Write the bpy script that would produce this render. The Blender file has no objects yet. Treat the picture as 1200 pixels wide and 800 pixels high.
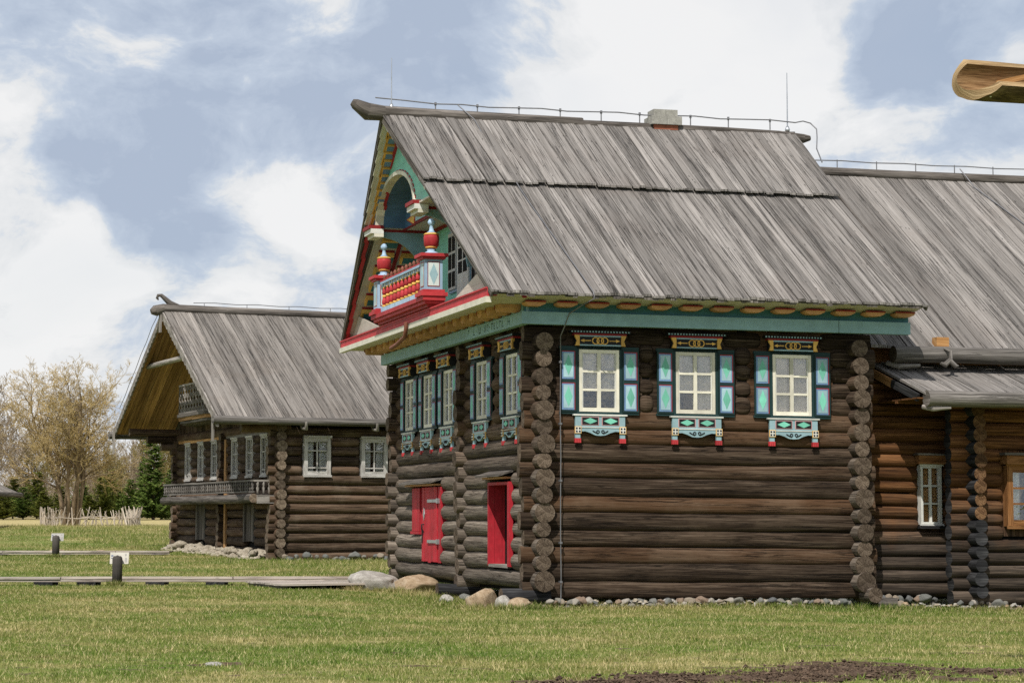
import bpy, bmesh, math, random
import numpy as np
from mathutils import Vector, Matrix, noise
random.seed(7)
R = random.Random(11)
rad = math.radians
PI = math.pi
SC = bpy.context.scene
COL = SC.collection

# ---------------------------------------------------------------- node helpers
class NT:
    def __init__(s, nt):
        s.nt = nt
    def n(s, typ, ins=None, out=0, **props):
        nd = s.nt.nodes.new(typ)
        for k, v in props.items():
            setattr(nd, k, v)
        for k, v in (ins or {}).items():
            if isinstance(v, bpy.types.NodeSocket):
                s.nt.links.new(v, nd.inputs[k])
            else:
                nd.inputs[k].default_value = v
        return nd.outputs[out] if len(nd.outputs) else None
    def mix(s, f, a, b, mode='MIX'):
        nd = s.nt.nodes.new('ShaderNodeMix')
        nd.data_type = 'RGBA'; nd.blend_type = mode; nd.clamp_factor = True
        for i, v in ((0, f), (6, a), (7, b)):
            if isinstance(v, bpy.types.NodeSocket):
                s.nt.links.new(v, nd.inputs[i])
            else:
                if i and len(v) == 3: v = (*v, 1)
                nd.inputs[i].default_value = v
        return nd.outputs[2]
    def ramp(s, f, stops, mode='LINEAR'):
        nd = s.nt.nodes.new('ShaderNodeValToRGB')
        cr = nd.color_ramp; cr.interpolation = mode
        while len(cr.elements) < len(stops):
            cr.elements.new(0.5)
        for e, (p, c) in zip(cr.elements, stops):
            e.position = p
            e.color = (*c, 1) if not isinstance(c, (int, float)) else (c, c, c, 1)
        s.nt.links.new(f, nd.inputs[0])
        return nd.outputs[0]
    def m(s, op, a, b=0.0, c=None, clamp=False):
        nd = s.nt.nodes.new('ShaderNodeMath'); nd.operation = op; nd.use_clamp = clamp
        for i, v in enumerate((a, b, c)):
            if v is None: continue
            if isinstance(v, bpy.types.NodeSocket): s.nt.links.new(v, nd.inputs[i])
            else: nd.inputs[i].default_value = v
        return nd.outputs[0]
    def noise(s, vec, scale, detail=4, rough=.6, dist=0.0):
        return s.n('ShaderNodeTexNoise', {'Vector': vec, 'Scale': scale, 'Detail': detail, 'Roughness': rough, 'Distortion': dist})
    def map(s, vec, sc=(1, 1, 1), loc=(0, 0, 0)):
        return s.n('ShaderNodeMapping', {'Vector': vec, 'Scale': sc, 'Location': loc})
    def attr(s, name, out=2):
        return s.n('ShaderNodeAttribute', attribute_name=name, out=out)

def newmat(name):
    m = bpy.data.materials.new(name); m.use_nodes = True
    nt = m.node_tree; nt.nodes.clear()
    return m, NT(nt)

def finish(N, col, rough=.8, bump=None, bstr=.3, bdist=.01, spec=.25, **kw):
    ins = {'Base Color': col if isinstance(col, bpy.types.NodeSocket) else (*col, 1), 'Roughness': rough, 'Specular IOR Level': spec}
    ins.update(kw)
    if bump is not None:
        ins['Normal'] = N.n('ShaderNodeBump', {'Height': bump, 'Strength': bstr, 'Distance': bdist})
    b = N.n('ShaderNodeBsdfPrincipled', ins)
    N.n('ShaderNodeOutputMaterial', {'Surface': b})

def wood(name, dark, mid, light, su=.7, sv=14, bstr=.5, tonev=.4, patch=None, pscale=.8, pthr=(.5, .62), knots=.5, rough=.88,
         warm=None, zmix=None, cracks=.6, cr=(.385, .61)):
    m, N = newmat(name)
    uv = N.n('ShaderNodeUVMap', uv_map='UV')
    g1 = N.noise(N.map(uv, (su, sv, 1)), 1, 7, .72, .15)
    g2 = N.noise(N.map(uv, (su * 2.4, sv * 5, 1)), 1, 4, .65)
    g3 = N.noise(N.map(uv, (su * .5, sv * .18, 1)), 1, 3, .5)
    comb = N.m('ADD', N.m('MULTIPLY', g1, .5), N.m('ADD', N.m('MULTIPLY', g2, .3), N.m('MULTIPLY', g3, .2)))
    col = N.ramp(comb, [(cr[0], dark), (.49, mid), (cr[1], light)])
    tone = N.attr('tone')
    if warm:
        col = N.mix(N.m('MULTIPLY', N.ramp(tone, [(.55, 0), (.95, 1)]), .8), col, N.mix(.7, col, warm))
    if patch:
        geo = N.n('ShaderNodeTexCoord', out=3)
        pn = N.noise(geo, pscale, 4, .65)
        pf = N.ramp(pn, [(pthr[0], 0), (pthr[1], 1)])
        col = N.mix(N.m('MULTIPLY', pf, .8), col, N.mix(.65, N.mix(1, col, (*patch, 1), 'MIX'), col))
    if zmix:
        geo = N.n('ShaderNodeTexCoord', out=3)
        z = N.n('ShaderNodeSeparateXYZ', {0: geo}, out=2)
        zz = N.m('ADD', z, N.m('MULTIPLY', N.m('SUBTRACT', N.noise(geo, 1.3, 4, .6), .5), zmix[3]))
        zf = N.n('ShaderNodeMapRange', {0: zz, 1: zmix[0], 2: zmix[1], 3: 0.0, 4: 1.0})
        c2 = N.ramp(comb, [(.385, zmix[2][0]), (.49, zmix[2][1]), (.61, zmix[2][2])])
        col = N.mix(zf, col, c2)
    if knots:
        k = N.n('ShaderNodeTexVoronoi', {'Vector': N.map(uv, (2.6, 11, 1)), 'Scale': 1.0}, out=0)
        kf = N.ramp(k, [(.07, 1), (.16, 0)])
        kf = N.m('MULTIPLY', kf, N.ramp(N.noise(uv, 1.7, 2, .5), [(.45, 0), (.55, 1)]))
        col = N.mix(N.m('MULTIPLY', kf, knots), col, tuple(c * .35 for c in dark))
    # long drying cracks
    cn = N.noise(N.map(uv, (su * .8, sv * .8, 1), (3.1, 7.7, 0)), 1, 5, .6, .3)
    cf = N.ramp(N.m('ABSOLUTE', N.m('SUBTRACT', cn, .5)), [(.0, 1), (.034, 0)])
    gate = N.ramp(N.noise(N.map(uv, (su * .8, sv * .25, 1), (9, 2, 0)), 1, 2, .5), [(.46, 0), (.56, 1)])
    cf = N.m('MULTIPLY', cf, gate)
    col = N.mix(N.m('MULTIPLY', cf, cracks), col, tuple(c * .3 for c in dark))
    tv = N.n('ShaderNodeMapRange', {0: tone, 3: 1 - tonev, 4: 1 + tonev})
    col = N.mix(1, col, N.n('ShaderNodeCombineColor', {0: tv, 1: tv, 2: tv}), 'MULTIPLY')
    h = N.m('SUBTRACT', comb, N.m('MULTIPLY', cf, .6))
    finish(N, col, rough, h, bstr, .02, .15)
    return m

def endgrain(name, c0, c1, c2):
    m, N = newmat(name)
    uv = N.n('ShaderNodeUVMap', uv_map='UV')
    wob = N.noise(uv, 9, 3, .6)
    ln = N.n('ShaderNodeVectorMath', {0: uv}, operation='LENGTH', out=1)
    rr = N.m('ADD', N.m('MULTIPLY', ln, 260), N.m('MULTIPLY', wob, 9))
    ring = N.m('ADD', N.m('MULTIPLY', N.m('SINE', rr), .16), .5)
    nz = N.noise(uv, 30, 5, .7)
    f = N.m('ADD', N.m('MULTIPLY', ring, .3), N.m('ADD', N.m('MULTIPLY', nz, .3), N.m('MULTIPLY', N.noise(uv, 8, 4, .6), .4)))
    col = N.ramp(f, [(.4, c0), (.5, c1), (.6, c2)])
    sx = N.n('ShaderNodeSeparateXYZ', {0: uv}); sy = N.n('ShaderNodeSeparateXYZ', {0: uv}, out=1)
    ang = N.m('ARCTAN2', sy, sx)
    tone = N.attr('tone')
    sp = N.m('SINE', N.m('ADD', N.m('MULTIPLY', ang, 2.5), N.m('ADD', N.m('MULTIPLY', tone, 30), N.m('MULTIPLY', wob, 2.2))))
    cr = N.ramp(N.m('ABSOLUTE', sp), [(.0, 1), (.17, 0)])
    col = N.mix(N.m('MULTIPLY', cr, N.m('MULTIPLY', N.ramp(N.noise(uv, 5, 2, .5), [(.36, 0), (.48, 1)]), .9)), col, tuple(c * .2 for c in c0))
    tv = N.n('ShaderNodeMapRange', {0: tone, 3: .6, 4: 1.35})
    col = N.mix(1, col, N.n('ShaderNodeCombineColor', {0: tv, 1: tv, 2: tv}), 'MULTIPLY')
    finish(N, col, .9, N.m('SUBTRACT', f, N.m('MULTIPLY', cr, .6)), .4, .02, .1)
    return m

def paint(name, col, wear=.25, wearcol=(.22, .2, .18), rough=.6, var=.25, plank=0):
    m, N = newmat(name)
    uv = N.n('ShaderNodeUVMap', uv_map='UV')
    n1 = N.noise(N.map(uv, (3, 3, 1)), 1, 5, .6)
    n2 = N.noise(N.map(uv, (5, 60, 1)), 1, 5, .7)
    lo = tuple(c * (1 - var) for c in col); hi = tuple(min(1, c * (1 + var)) for c in col)
    c = N.ramp(N.m('ADD', N.m('MULTIPLY', n1, .6), N.m('MULTIPLY', n2, .4)), [(.3, lo), (.7, hi)])
    w = N.ramp(N.m('ADD', N.m('MULTIPLY', n2, .6), N.m('MULTIPLY', N.noise(uv, 7, 4, .6), .4)), [(.56, 0), (.68, 1)])
    c = N.mix(N.m('MULTIPLY', w, wear), c, wearcol)
    h = n2
    if plank:
        v = N.n('ShaderNodeSeparateXYZ', {0: uv}, out=1)
        fr = N.m('FRACT', N.m('MULTIPLY', v, 1 / plank))
        ln = N.ramp(fr, [(.0, 1), (.05, 0)])
        c = N.mix(N.m('MULTIPLY', ln, .75), c, tuple(q * .15 for q in col))
        h = N.m('SUBTRACT', n2, ln)
    tone = N.attr('tone')
    tv = N.n('ShaderNodeMapRange', {0: tone, 3: .8, 4: 1.16})
    c = N.mix(1, c, N.n('ShaderNodeCombineColor', {0: tv, 1: tv, 2: tv}), 'MULTIPLY')
    finish(N, c, rough, h, .25, .008, .25)
    return m

M = {}
M['log'] = wood('dark brown weathered log', (.0095, .0062, .0042), (.041, .0262, .0168), (.152, .112, .081), tonev=.36, su=.7, sv=24,
                patch=(.13, .093, .064), pscale=.7, pthr=(.52, .66), warm=(.08, .04, .019), bstr=1.0)
M['log_face'] = wood('grey brown weathered log sunlit below', (.018, .012, .008), (.062, .042, .029), (.165, .122, .09), tonev=.35, su=.7, sv=24,
                     warm=(.13, .075, .04), zmix=(3.6, 2.2, ((.045, .036, .029), (.135, .11, .088), (.3, .255, .21)), .8), bstr=.9)  # lower logs coloured paler, standing for sun below the overhang's shadow
M['log_left'] = wood('brown grey weathered log', (.022, .0145, .0095), (.066, .043, .0275), (.18, .13, .092), tonev=.42, su=.7, sv=20,
                     warm=(.085, .052, .033), bstr=.9, patch=(.2, .16, .12), pscale=.9)
M['log_annex'] = wood('tawny stained log', (.016, .013, .011), (.046, .035, .027), (.13, .1, .076), tonev=.42, su=.7, sv=22,
                      zmix=(1.2, 2.5, ((.027, .011, .0042), (.105, .046, .0175), (.25, .122, .052)), 1.8))
M['log_tar'] = wood('black tarred log', (.008, .008, .009), (.022, .022, .024), (.07, .07, .072), tonev=.3)
M['end_main'] = endgrain('grey log end grain', (.034, .024, .017), (.088, .065, .047), (.19, .148, .113))
M['end_left'] = endgrain('tan log end grain', (.05, .036, .026), (.12, .09, .065), (.25, .2, .15))
M['end_annex'] = endgrain('tawny log end grain', (.035, .018, .01), (.1, .054, .027), (.22, .13, .07))
M['roof'] = wood('silver grey roof boards', (.06, .053, .047), (.2, .185, .172), (.335, .313, .295), su=.4, sv=30, cr=(.36, .65), tonev=.27, knots=.9, bstr=.9,
                 patch=(.17, .145, .13), pscale=.45, pthr=(.52, .66), cracks=.85)
M['roof_left'] = wood('pale grey roof boards', (.055, .047, .04), (.195, .177, .16), (.345, .318, .29), su=.4, sv=26, cr=(.36, .65), tonev=.28, knots=.9, bstr=.9,
                      patch=(.18, .15, .125), pscale=.5, pthr=(.5, .64), cracks=.85)
M['roof_dark'] = wood('old brown grey timber', (.035, .03, .026), (.1, .088, .078), (.24, .215, .195), su=.5, sv=10, tonev=.2)
M['gutter_timber'] = wood('dark grey gutter timber', (.035, .031, .028), (.12, .11, .1), (.27, .25, .232), su=.5, sv=18, tonev=.2, bstr=.8)
M['grey_timber'] = wood('silver grey timber', (.08, .07, .062), (.22, .2, .18), (.42, .39, .36), su=.5, sv=11, tonev=.2)
M['soffit_wood'] = wood('honey coloured boards', (.13, .068, .028), (.37, .21, .092), (.54, .34, .17), su=.4, sv=12, tonev=.35)
M['new_wood'] = wood('fresh orange wood', (.22, .1, .035), (.42, .22, .085), (.56, .34, .16), su=.5, sv=10, tonev=.15)
M['trough'] = wood('yellow brown hewn wood', (.12, .07, .03), (.3, .2, .1), (.5, .38, .22), su=1.2, sv=12, tonev=.1)
M['trough_in'] = wood('shaded brown inside of hollow log', (.07, .035, .014), (.19, .105, .045), (.32, .2, .1), su=1.2, sv=14, tonev=.1)  # darker than the hewn wood: shade in the hollow put into the colour
M['trough_bark'] = wood('brown bark side of log', (.035, .025, .014), (.1, .07, .038), (.23, .17, .1), su=1.5, sv=12, tonev=.1)
M['deck'] = wood('weathered boardwalk boards', (.16, .13, .11), (.36, .31, .27), (.55, .5, .45), su=.6, sv=14, tonev=.25)
M['bollard'] = wood('dark grey post', (.035, .03, .028), (.075, .067, .062), (.13, .12, .11), su=1, sv=14, tonev=.1)
M['stick'] = wood('pale bare sticks', (.2, .16, .12), (.42, .36, .29), (.62, .56, .48), su=1, sv=20, tonev=.3, knots=0)
M['winframe'] = wood('peeling white window frame', (.22, .19, .17), (.44, .42, .395), (.6, .59, .57), su=2, sv=30, tonev=.1, knots=0, cracks=.4)
M['orangeframe'] = wood('orange varnished frame', (.1, .04, .013), (.24, .11, .04), (.36, .19, .085), su=1, sv=18, tonev=.15, knots=0)

M['teal'] = paint('grey teal paint', (.25, .41, .45), .3, (.14, .17, .16))
M['teal_dark'] = paint('deep teal paint', (.05, .16, .19), .3)
M['red'] = paint('faded red paint', (.42, .035, .042), .5, (.36, .15, .14), var=.4)
M['red_door'] = paint('crimson door paint', (.4, .018, .03), .55, (.36, .13, .12), var=.4, plank=.16)
M['darkred'] = paint('dark red paint', (.24, .016, .018), .2)
M['cream'] = paint('cream paint', (.66, .63, .53), .35, (.34, .31, .26))
M['creamboard'] = paint('cream painted boards', (.52, .47, .41), .3, (.3, .27, .23), plank=.22)
M['ochre'] = paint('ochre paint', (.6, .32, .16), .3, (.3, .18, .08))
M['gold'] = paint('golden yellow paint', (.68, .4, .1), .2, (.4, .25, .1))
M['mint'] = paint('mint green boards', (.2, .5, .4), .3, (.25, .38, .32), plank=.22)
M['mint_d'] = paint('mint green diamond paint', (.17, .5, .38), .15, (.2, .35, .3))
M['pale'] = paint('pale greenish white paint', (.5, .56, .55), .25, (.4, .42, .4))
M['lblue'] = paint('pale blue paint', (.3, .45, .5), .25, (.35, .4, .4))
M['blue'] = paint('mid blue paint', (.15, .25, .42), .2, (.2, .25, .3))
M['skyblue'] = paint('sky blue paint', (.34, .48, .64), .3, (.4, .42, .45))
M['vblue'] = paint('blue vault boards', (.07, .15, .26), .25, (.12, .16, .2), plank=.2)
M['dgreen'] = paint('black green paint', (.011, .035, .036), .2, (.05, .06, .055))
M['black'] = paint('black paint', (.012, .012, .014), .15, (.05, .05, .05))
M['white'] = paint('old white paint', (.6, .6, .56), .3, (.4, .38, .34))
M['pink'] = paint('pale pink paint', (.55, .3, .3), .2)
M['plate'] = paint('white sign plate', (.62, .59, .52), .1, (.4, .38, .33))
M['signblue'] = paint('dark blue print', (.1, .13, .22), .1)
M['signgrey'] = paint('grey print', (.36, .35, .33), .1)
M['rust'] = paint('rusty brown pipe', (.2, .075, .05), .4, (.3, .2, .17))

def simple(name, col, rough=.5, metal=0.0, **kw):
    m, N = newmat(name)
    n = N.noise(N.n('ShaderNodeTexCoord', out=3), 6, 4, .6)
    c = N.ramp(n, [(.3, tuple(q * .8 for q in col)), (.7, tuple(min(1, q * 1.15) for q in col))])
    finish(N, c, rough, Metallic=metal, **kw)
    return m
M['steel'] = simple('galvanised steel', (.5, .52, .55), .35, .8)
M['cable'] = simple('grey steel cable', (.2, .2, .21), .5, .5)
M['dark'] = simple('dark interior', (.006, .0055, .005), .9)
M['brick'] = simple('red chimney brick', (.28, .1, .06), .9)
M['lead'] = simple('carved letter recess', (.035, .075, .075), .8)

def concrete():
    m, N = newmat('grey chimney blocks')
    co = N.n('ShaderNodeTexCoord', out=3)
    n = N.noise(co, 9, 6, .7); n2 = N.noise(co, 60, 3, .6)
    c = N.ramp(N.m('ADD', N.m('MULTIPLY', n, .6), N.m('MULTIPLY', n2, .4)), [(.3, (.16, .155, .14)), (.7, (.42, .41, .37))])
    finish(N, c, .95, n2, .4, .02)
    return m
M['concrete'] = concrete()

def glass():
    m, N = newmat('window glass')
    fr = N.n('ShaderNodeFresnel', {'IOR': 1.5})
    bn = N.n('ShaderNodeBump', {'Height': N.noise(N.n('ShaderNodeTexCoord', out=3), 2.2, 3, .5), 'Strength': .25, 'Distance': .03})
    g = N.n('ShaderNodeBsdfGlossy', {'Color': (1, 1, 1, 1), 'Roughness': .03, 'Normal': bn})
    t = N.n('ShaderNodeBsdfTransparent', {'Color': (.97, .98, .975, 1)})
    s = N.n('ShaderNodeMixShader', {0: N.m('ADD', N.m('MULTIPLY', fr, .9), .06), 1: t, 2: g})
    N.n('ShaderNodeOutputMaterial', {'Surface': s})
    return m
M['glass'] = glass()

def cloth(name, col):
    m, N = newmat(name)
    uv = N.n('ShaderNodeUVMap', uv_map='UV')
    n = N.noise(N.map(uv, (1.5, 9, 1)), 1, 3, .5)
    c = N.ramp(n, [(.35, tuple(q * .72 for q in col)), (.7, col)])
    finish(N, c, .95, n, .3, .01, .1)
    return m
M['curtain'] = cloth('pinkish grey curtain', (.86, .77, .72))
M['net'] = cloth('white net curtain', (.85, .85, .83))
M['tan'] = cloth('tan lower curtain', (.55, .45, .28))

def stonemat():
    m, N = newmat('fieldstone')
    oi = N.n('ShaderNodeObjectInfo', out=5)
    oi = N.n('ShaderNodeObjectInfo').node.outputs['Random']
    co = N.n('ShaderNodeTexCoord', out=3)
    base = N.ramp(oi, [(0, (.2, .19, .165)), (.16, (.27, .225, .175)), (.3, (.15, .155, .145)), (.44, (.34, .31, .27)), (.58, (.13, .135, .135)),
                       (.7, (.24, .175, .13)), (.84, (.18, .18, .165)), (1, (.4, .36, .31))], 'CONSTANT')
    n = N.noise(co, 6, 6, .7); n2 = N.noise(co, 45, 4, .7)
    f = N.m('ADD', N.m('MULTIPLY', n, .6), N.m('MULTIPLY', n2, .4))
    c = N.mix(1, base, N.ramp(f, [(.3, .5), (.55, 1.0), (.72, 1.25)]), 'MULTIPLY')
    finish(N, c, .9, f, .5, .03, .2)
    return m
M['stone'] = stonemat()

def bouldermat(name, a, b, c_):
    m, N = newmat(name)
    co = N.n('ShaderNodeTexCoord', out=3)
    n = N.noise(co, 3, 7, .7); n2 = N.noise(co, 40, 4, .7)
    f = N.m('ADD', N.m('MULTIPLY', n, .6), N.m('MULTIPLY', n2, .4))
    c = N.ramp(f, [(.36, a), (.5, b), (.63, c_)])
    lich = N.ramp(N.noise(co, 5.3, 5, .7), [(.6, 0), (.66, 1)])
    c = N.mix(N.m('MULTIPLY', lich, .5), c, (.4, .4, .35))
    finish(N, c, .92, f, .6, .04, .2)
    return m
M['rubble'] = bouldermat('pale rubble', (.13, .11, .08), (.3, .26, .2), (.48, .44, .37))
M['boulder_tan'] = bouldermat('tan granite', (.15, .1, .06), (.34, .25, .16), (.46, .37, .27))
M['boulder_grey'] = bouldermat('grey granite', (.15, .14, .12), (.33, .31, .28), (.5, .48, .44))
M['clod'] = wood('dark soil', (.03, .019, .012), (.075, .05, .034), (.16, .115, .08), su=9, sv=12, knots=0, tonev=.35)
SUN, CLOUD, EXPO = 4.6, 8.3, 0.0
# ---------------------------------------------------------------- mesh builder
class MB:
    """Collects shapes; build() links them as one mesh object. xf maps local coordinates first."""
    def __init__(s, xf=None, hm=None):
        s.v = []; s.f = []; s.uv = []; s.mi = []; s.tn = []; s.sm = []; s.mats = []; s.xf = xf; s.hm = hm
    def mat(s, m):
        m = M[m] if isinstance(m, str) else m
        if m not in s.mats: s.mats.append(m)
        return s.mats.index(m)
    def raw(s, vs, fs, mat, uvs, tone=None, smooth=False):
        b = len(s.v); k = s.mat(mat)
        tone = R.random() if tone is None else tone
        s.v += [s.xf(v) if s.xf else tuple(v) for v in vs]
        for f, u in zip(fs, uvs):
            s.f.append([i + b for i in f]); s.uv += u; s.mi.append(k); s.tn.append(tone); s.sm.append(smooth)
    def add(s, vs, fs, mat, g=None, tone=None, smooth=False):
        vs = [Vector(v) for v in vs]
        if g is None:
            lo = [min(v[i] for v in vs) for i in range(3)]; hi = [max(v[i] for v in vs) for i in range(3)]
            d = [hi[i] - lo[i] for i in range(3)]; k = d.index(max(d)); g = [0, 0, 0]; g[k] = 1
        g = Vector(g).normalized(); o1 = R.uniform(0, 50); o2 = R.uniform(0, 50)
        uvs = []
        for f in fs:
            n = Vector((0, 0, 0))
            for i in range(1, len(f) - 1):
                n += (vs[f[i]] - vs[f[0]]).cross(vs[f[i + 1]] - vs[f[0]])
            n = n.normalized() if n.length > 1e-9 else Vector((0, 0, 1))
            gg = g - n * g.dot(n)
            gg = gg.normalized() if gg.length > .2 else n.orthogonal().normalized()
            h = n.cross(gg)
            uvs.append([(vs[i].dot(gg) + o1, vs[i].dot(h) + o2) for i in f])
        s.raw(vs, fs, mat, uvs, tone, smooth)
    def box(s, x0, x1, y0, y1, z0, z1, mat, g=None, tone=None):
        vs = [(x, y, z) for z in (z0, z1) for y in (y0, y1) for x in (x0, x1)]
        s.add(vs, [(0, 2, 3, 1), (4, 5, 7, 6), (0, 1, 5, 4), (2, 6, 7, 3), (0, 4, 6, 2), (1, 3, 7, 5)], mat, g, tone)
    def beam(s, p0, p1, w, h, mat, up=(0, 0, 1), tone=None, taper=1.0):
        p0 = Vector(p0); p1 = Vector(p1); d = (p1 - p0).normalized(); r = d.cross(Vector(up)).normalized(); u = r.cross(d)
        vs = []
        for p, k in ((p0, 1), (p1, taper)):
            for a, b in ((-1, -1), (1, -1), (1, 1), (-1, 1)):
                vs.append(p + r * a * w / 2 * k + u * b * h / 2 * k)
        s.add(vs, [(3, 2, 1, 0), (4, 5, 6, 7), (0, 1, 5, 4), (1, 2, 6, 5), (2, 3, 7, 6), (3, 0, 4, 7)], mat, d, tone)
    def prism(s, poly, axis, d0, d1, mat, g=None, tone=None):
        """poly: 2-D outline (other two axes in order), extruded along axis."""
        n = len(poly)
        def pt(q, d):
            return {0: (d, q[0], q[1]), 1: (q[0], d, q[1]), 2: (q[0], q[1], d)}[axis]
        vs = [pt(q, d0) for q in poly] + [pt(q, d1) for q in poly]
        ar = sum(poly[i][0] * poly[(i + 1) % n][1] - poly[(i + 1) % n][0] * poly[i][1] for i in range(n))
        flip = (ar > 0) ^ (axis == 1) ^ (d1 < d0)
        a = list(range(n)); b = [i + n for i in a]
        fs = [a[::-1], b] + [(i, (i + 1) % n, (i + 1) % n + n, i + n) for i in range(n)]
        if not flip: fs = [tuple(reversed(f)) for f in fs]
        s.add(vs, fs, mat, g, tone)
    def tube(s, pts, r, mat, seg=8, tone=None, caps=True, smooth=True):
        pts = [Vector(p) for p in pts]; rs = r if isinstance(r, (list, tuple)) else [r] * len(pts)
        vs = []; ref = None; L = [0.0]
        for i in range(1, len(pts)): L.append(L[-1] + (pts[i] - pts[i - 1]).length)
        for i, p in enumerate(pts):
            d = (pts[min(i + 1, len(pts) - 1)] - pts[max(i - 1, 0)])
            d = d.normalized() if d.length > 1e-9 else Vector((0, 0, 1))
            if ref is None: ref = d.orthogonal().normalized()
            ref = (ref - d * ref.dot(d)); ref = ref.normalized() if ref.length > 1e-6 else d.orthogonal().normalized()
            q = d.cross(ref)
            for k in range(seg):
                a = 2 * PI * k / seg
                vs.append(p + (ref * math.cos(a) + q * math.sin(a)) * rs[i])
        fs = []; uvs = []; o1 = R.uniform(0, 50); o2 = R.uniform(0, 50)
        for i in range(len(pts) - 1):
            for k in range(seg):
                k2 = (k + 1) % seg
                fs.append((i * seg + k, i * seg + k2, (i + 1) * seg + k2, (i + 1) * seg + k))
                v0 = o2 + k / seg * 2 * PI * rs[i]; v1 = o2 + (k + 1) / seg * 2 * PI * rs[i]
                uvs.append([(L[i] + o1, v0), (L[i] + o1, v1), (L[i + 1] + o1, v1), (L[i + 1] + o1, v0)])
        s.raw(vs, fs, mat, uvs, tone, smooth)
        if caps:
            n = len(pts) - 1
            c0 = tuple(range(seg))[::-1]; c1 = tuple(n * seg + k for k in range(seg))
            s.add([vs[i] for i in c0], [tuple(range(seg))], mat, None, tone)
            s.add([vs[i] for i in c1], [tuple(range(seg))], mat, None, tone)
    def lathe(s, c, prof, mat, seg=12, tone=None):
        c = Vector(c); vs = []; fs = []; n = len(prof)
        for r, z in prof:
            for k in range(seg):
                a = 2 * PI * k / seg; vs.append((c.x + r * math.cos(a), c.y + r * math.sin(a), c.z + z))
        for i in range(n - 1):
            for k in range(seg):
                k2 = (k + 1) % seg
                fs.append((i * seg + k, i * seg + k2, (i + 1) * seg + k2, (i + 1) * seg + k))
        fs.append(tuple(range(seg))[::-1]); fs.append(tuple((n - 1) * seg + k for k in range(seg)))
        s.add(vs, fs, mat, (0, 0, 1), tone, True)
    def log(s, p0, p1, r, mat, endmat, e0='flat', e1='flat', seg=14, wob=.022, tone=None, sq=1.0):
        """hewn round log from p0 to p1; ends: flat (sawn, end grain), round (worked to a blunt nose), none"""
        p0 = Vector(p0); p1 = Vector(p1); d = p1 - p0; L = d.length; d.normalize()
        u = Vector((0, 0, 1)); q = d.cross(u).normalized(); u = q.cross(d)
        tone = R.random() if tone is None else tone
        sd = R.uniform(0, 500); n = max(3, int(L / .4) + 1)
        ts = [i / (n - 1) * L for i in range(n)]; prof = {}
        if e0 == 'round':
            ts += [.0, .02, .06, .13]; prof.update({.0: .62, .02: .78, .06: .92, .13: .985})
        if e1 == 'round':
            for a, b in ((.0, .62), (.02, .78), (.06, .92), (.13, .985)):
                ts.append(L - a); prof[L - a] = b
        ts = sorted(set(ts)); vs = []; r1 = r * R.uniform(.94, 1.05)
        for t in ts:
            k = prof.get(t, 1.0); rr = (r + (r1 - r) * t / L) * k
            cx = noise.noise(Vector((t * .6, sd, 0))) * wob; cz = noise.noise(Vector((t * .6, 0, sd))) * wob
            for j in range(seg):
                a = 2 * PI * j / seg
                f = rr * (1 + .06 * noise.noise(Vector((t * 1.3, math.cos(a) * 1.4 + sd, math.sin(a) * 1.4))))
                ca = math.cos(a); ca = ca if sq == 1 else math.copysign(abs(ca) ** .75, ca) * sq
                vs.append(p0 + d * t + q * (ca * f + cx) + u * (math.sin(a) * f + cz))
        o1 = R.uniform(0, 50); o2 = R.uniform(0, 50); fs = []; uvs = []
        for i in range(len(ts) - 1):
            for j in range(seg):
                j2 = (j + 1) % seg
                fs.append((i * seg + j, i * seg + j2, (i + 1) * seg + j2, (i + 1) * seg + j))
                v0 = o2 + j / seg * 2 * PI * r; v1 = o2 + (j + 1) / seg * 2 * PI * r
                uvs.append([(ts[i] + o1, v0), (ts[i] + o1, v1), (ts[i + 1] + o1, v1), (ts[i + 1] + o1, v0)])
        # the winding above follows q x u = d, so flip it to face outwards
        s.raw(vs, [tuple(reversed(f)) for f in fs], mat, [list(reversed(x)) for x in uvs], tone, True)
        for e, i in ((e0, 0), (e1, len(ts) - 1)):
            ring = vs[i * seg:(i + 1) * seg]
            if e == 'none': continue
            c = sum(ring, Vector()) / seg
            m = endmat if e == 'flat' else mat
            tilt = R.uniform(-.02, .02)
            cap = [v for v in ring] + [c + d * tilt * .5]
            fs = [(j, (j + 1) % seg, seg) if i == 0 else ((j + 1) % seg, j, seg) for j in range(seg)]
            off = (R.uniform(-.03, .03), R.uniform(-.03, .03))
            uu = [[((cap[k] - c).dot(q) + off[0], (cap[k] - c).dot(u) + off[1]) for k in f] for f in fs]
            s.raw(cap, fs, m, uu, None if e == 'flat' else tone, False)
    def build(s, name, parent=None, loc=None):
        if s.hm: vs = [s.hm(v) for v in s.v]
        else: vs = s.v
        me = bpy.data.meshes.new(name)
        me.from_pydata([tuple(v) for v in vs], [], s.f)
        for m in s.mats: me.materials.append(m)
        me.polygons.foreach_set('material_index', s.mi)
        me.polygons.foreach_set('use_smooth', s.sm)
        ul = me.uv_layers.new(name='UV')
        ul.data.foreach_set('uv', [c for p in s.uv for c in p])
        at = me.attributes.new('tone', 'FLOAT', 'FACE'); at.data.foreach_set('value', s.tn)
        me.update()
        o = bpy.data.objects.new(name, me); COL.objects.link(o)
        if parent: o.parent = parent
        if loc is not None: o.location = loc
        return o

def tag(o, label=None, cat=None, group=None, kind=None):
    for k, v in (('label', label), ('category', cat), ('group', group), ('kind', kind)):
        if v: o[k] = v
    return o
def thing(name, loc, label, cat, group=None):
    o = bpy.data.objects.new(name, None); COL.objects.link(o); o.location = loc; o.empty_display_size = .3
    return tag(o, label, cat, group)

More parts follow.
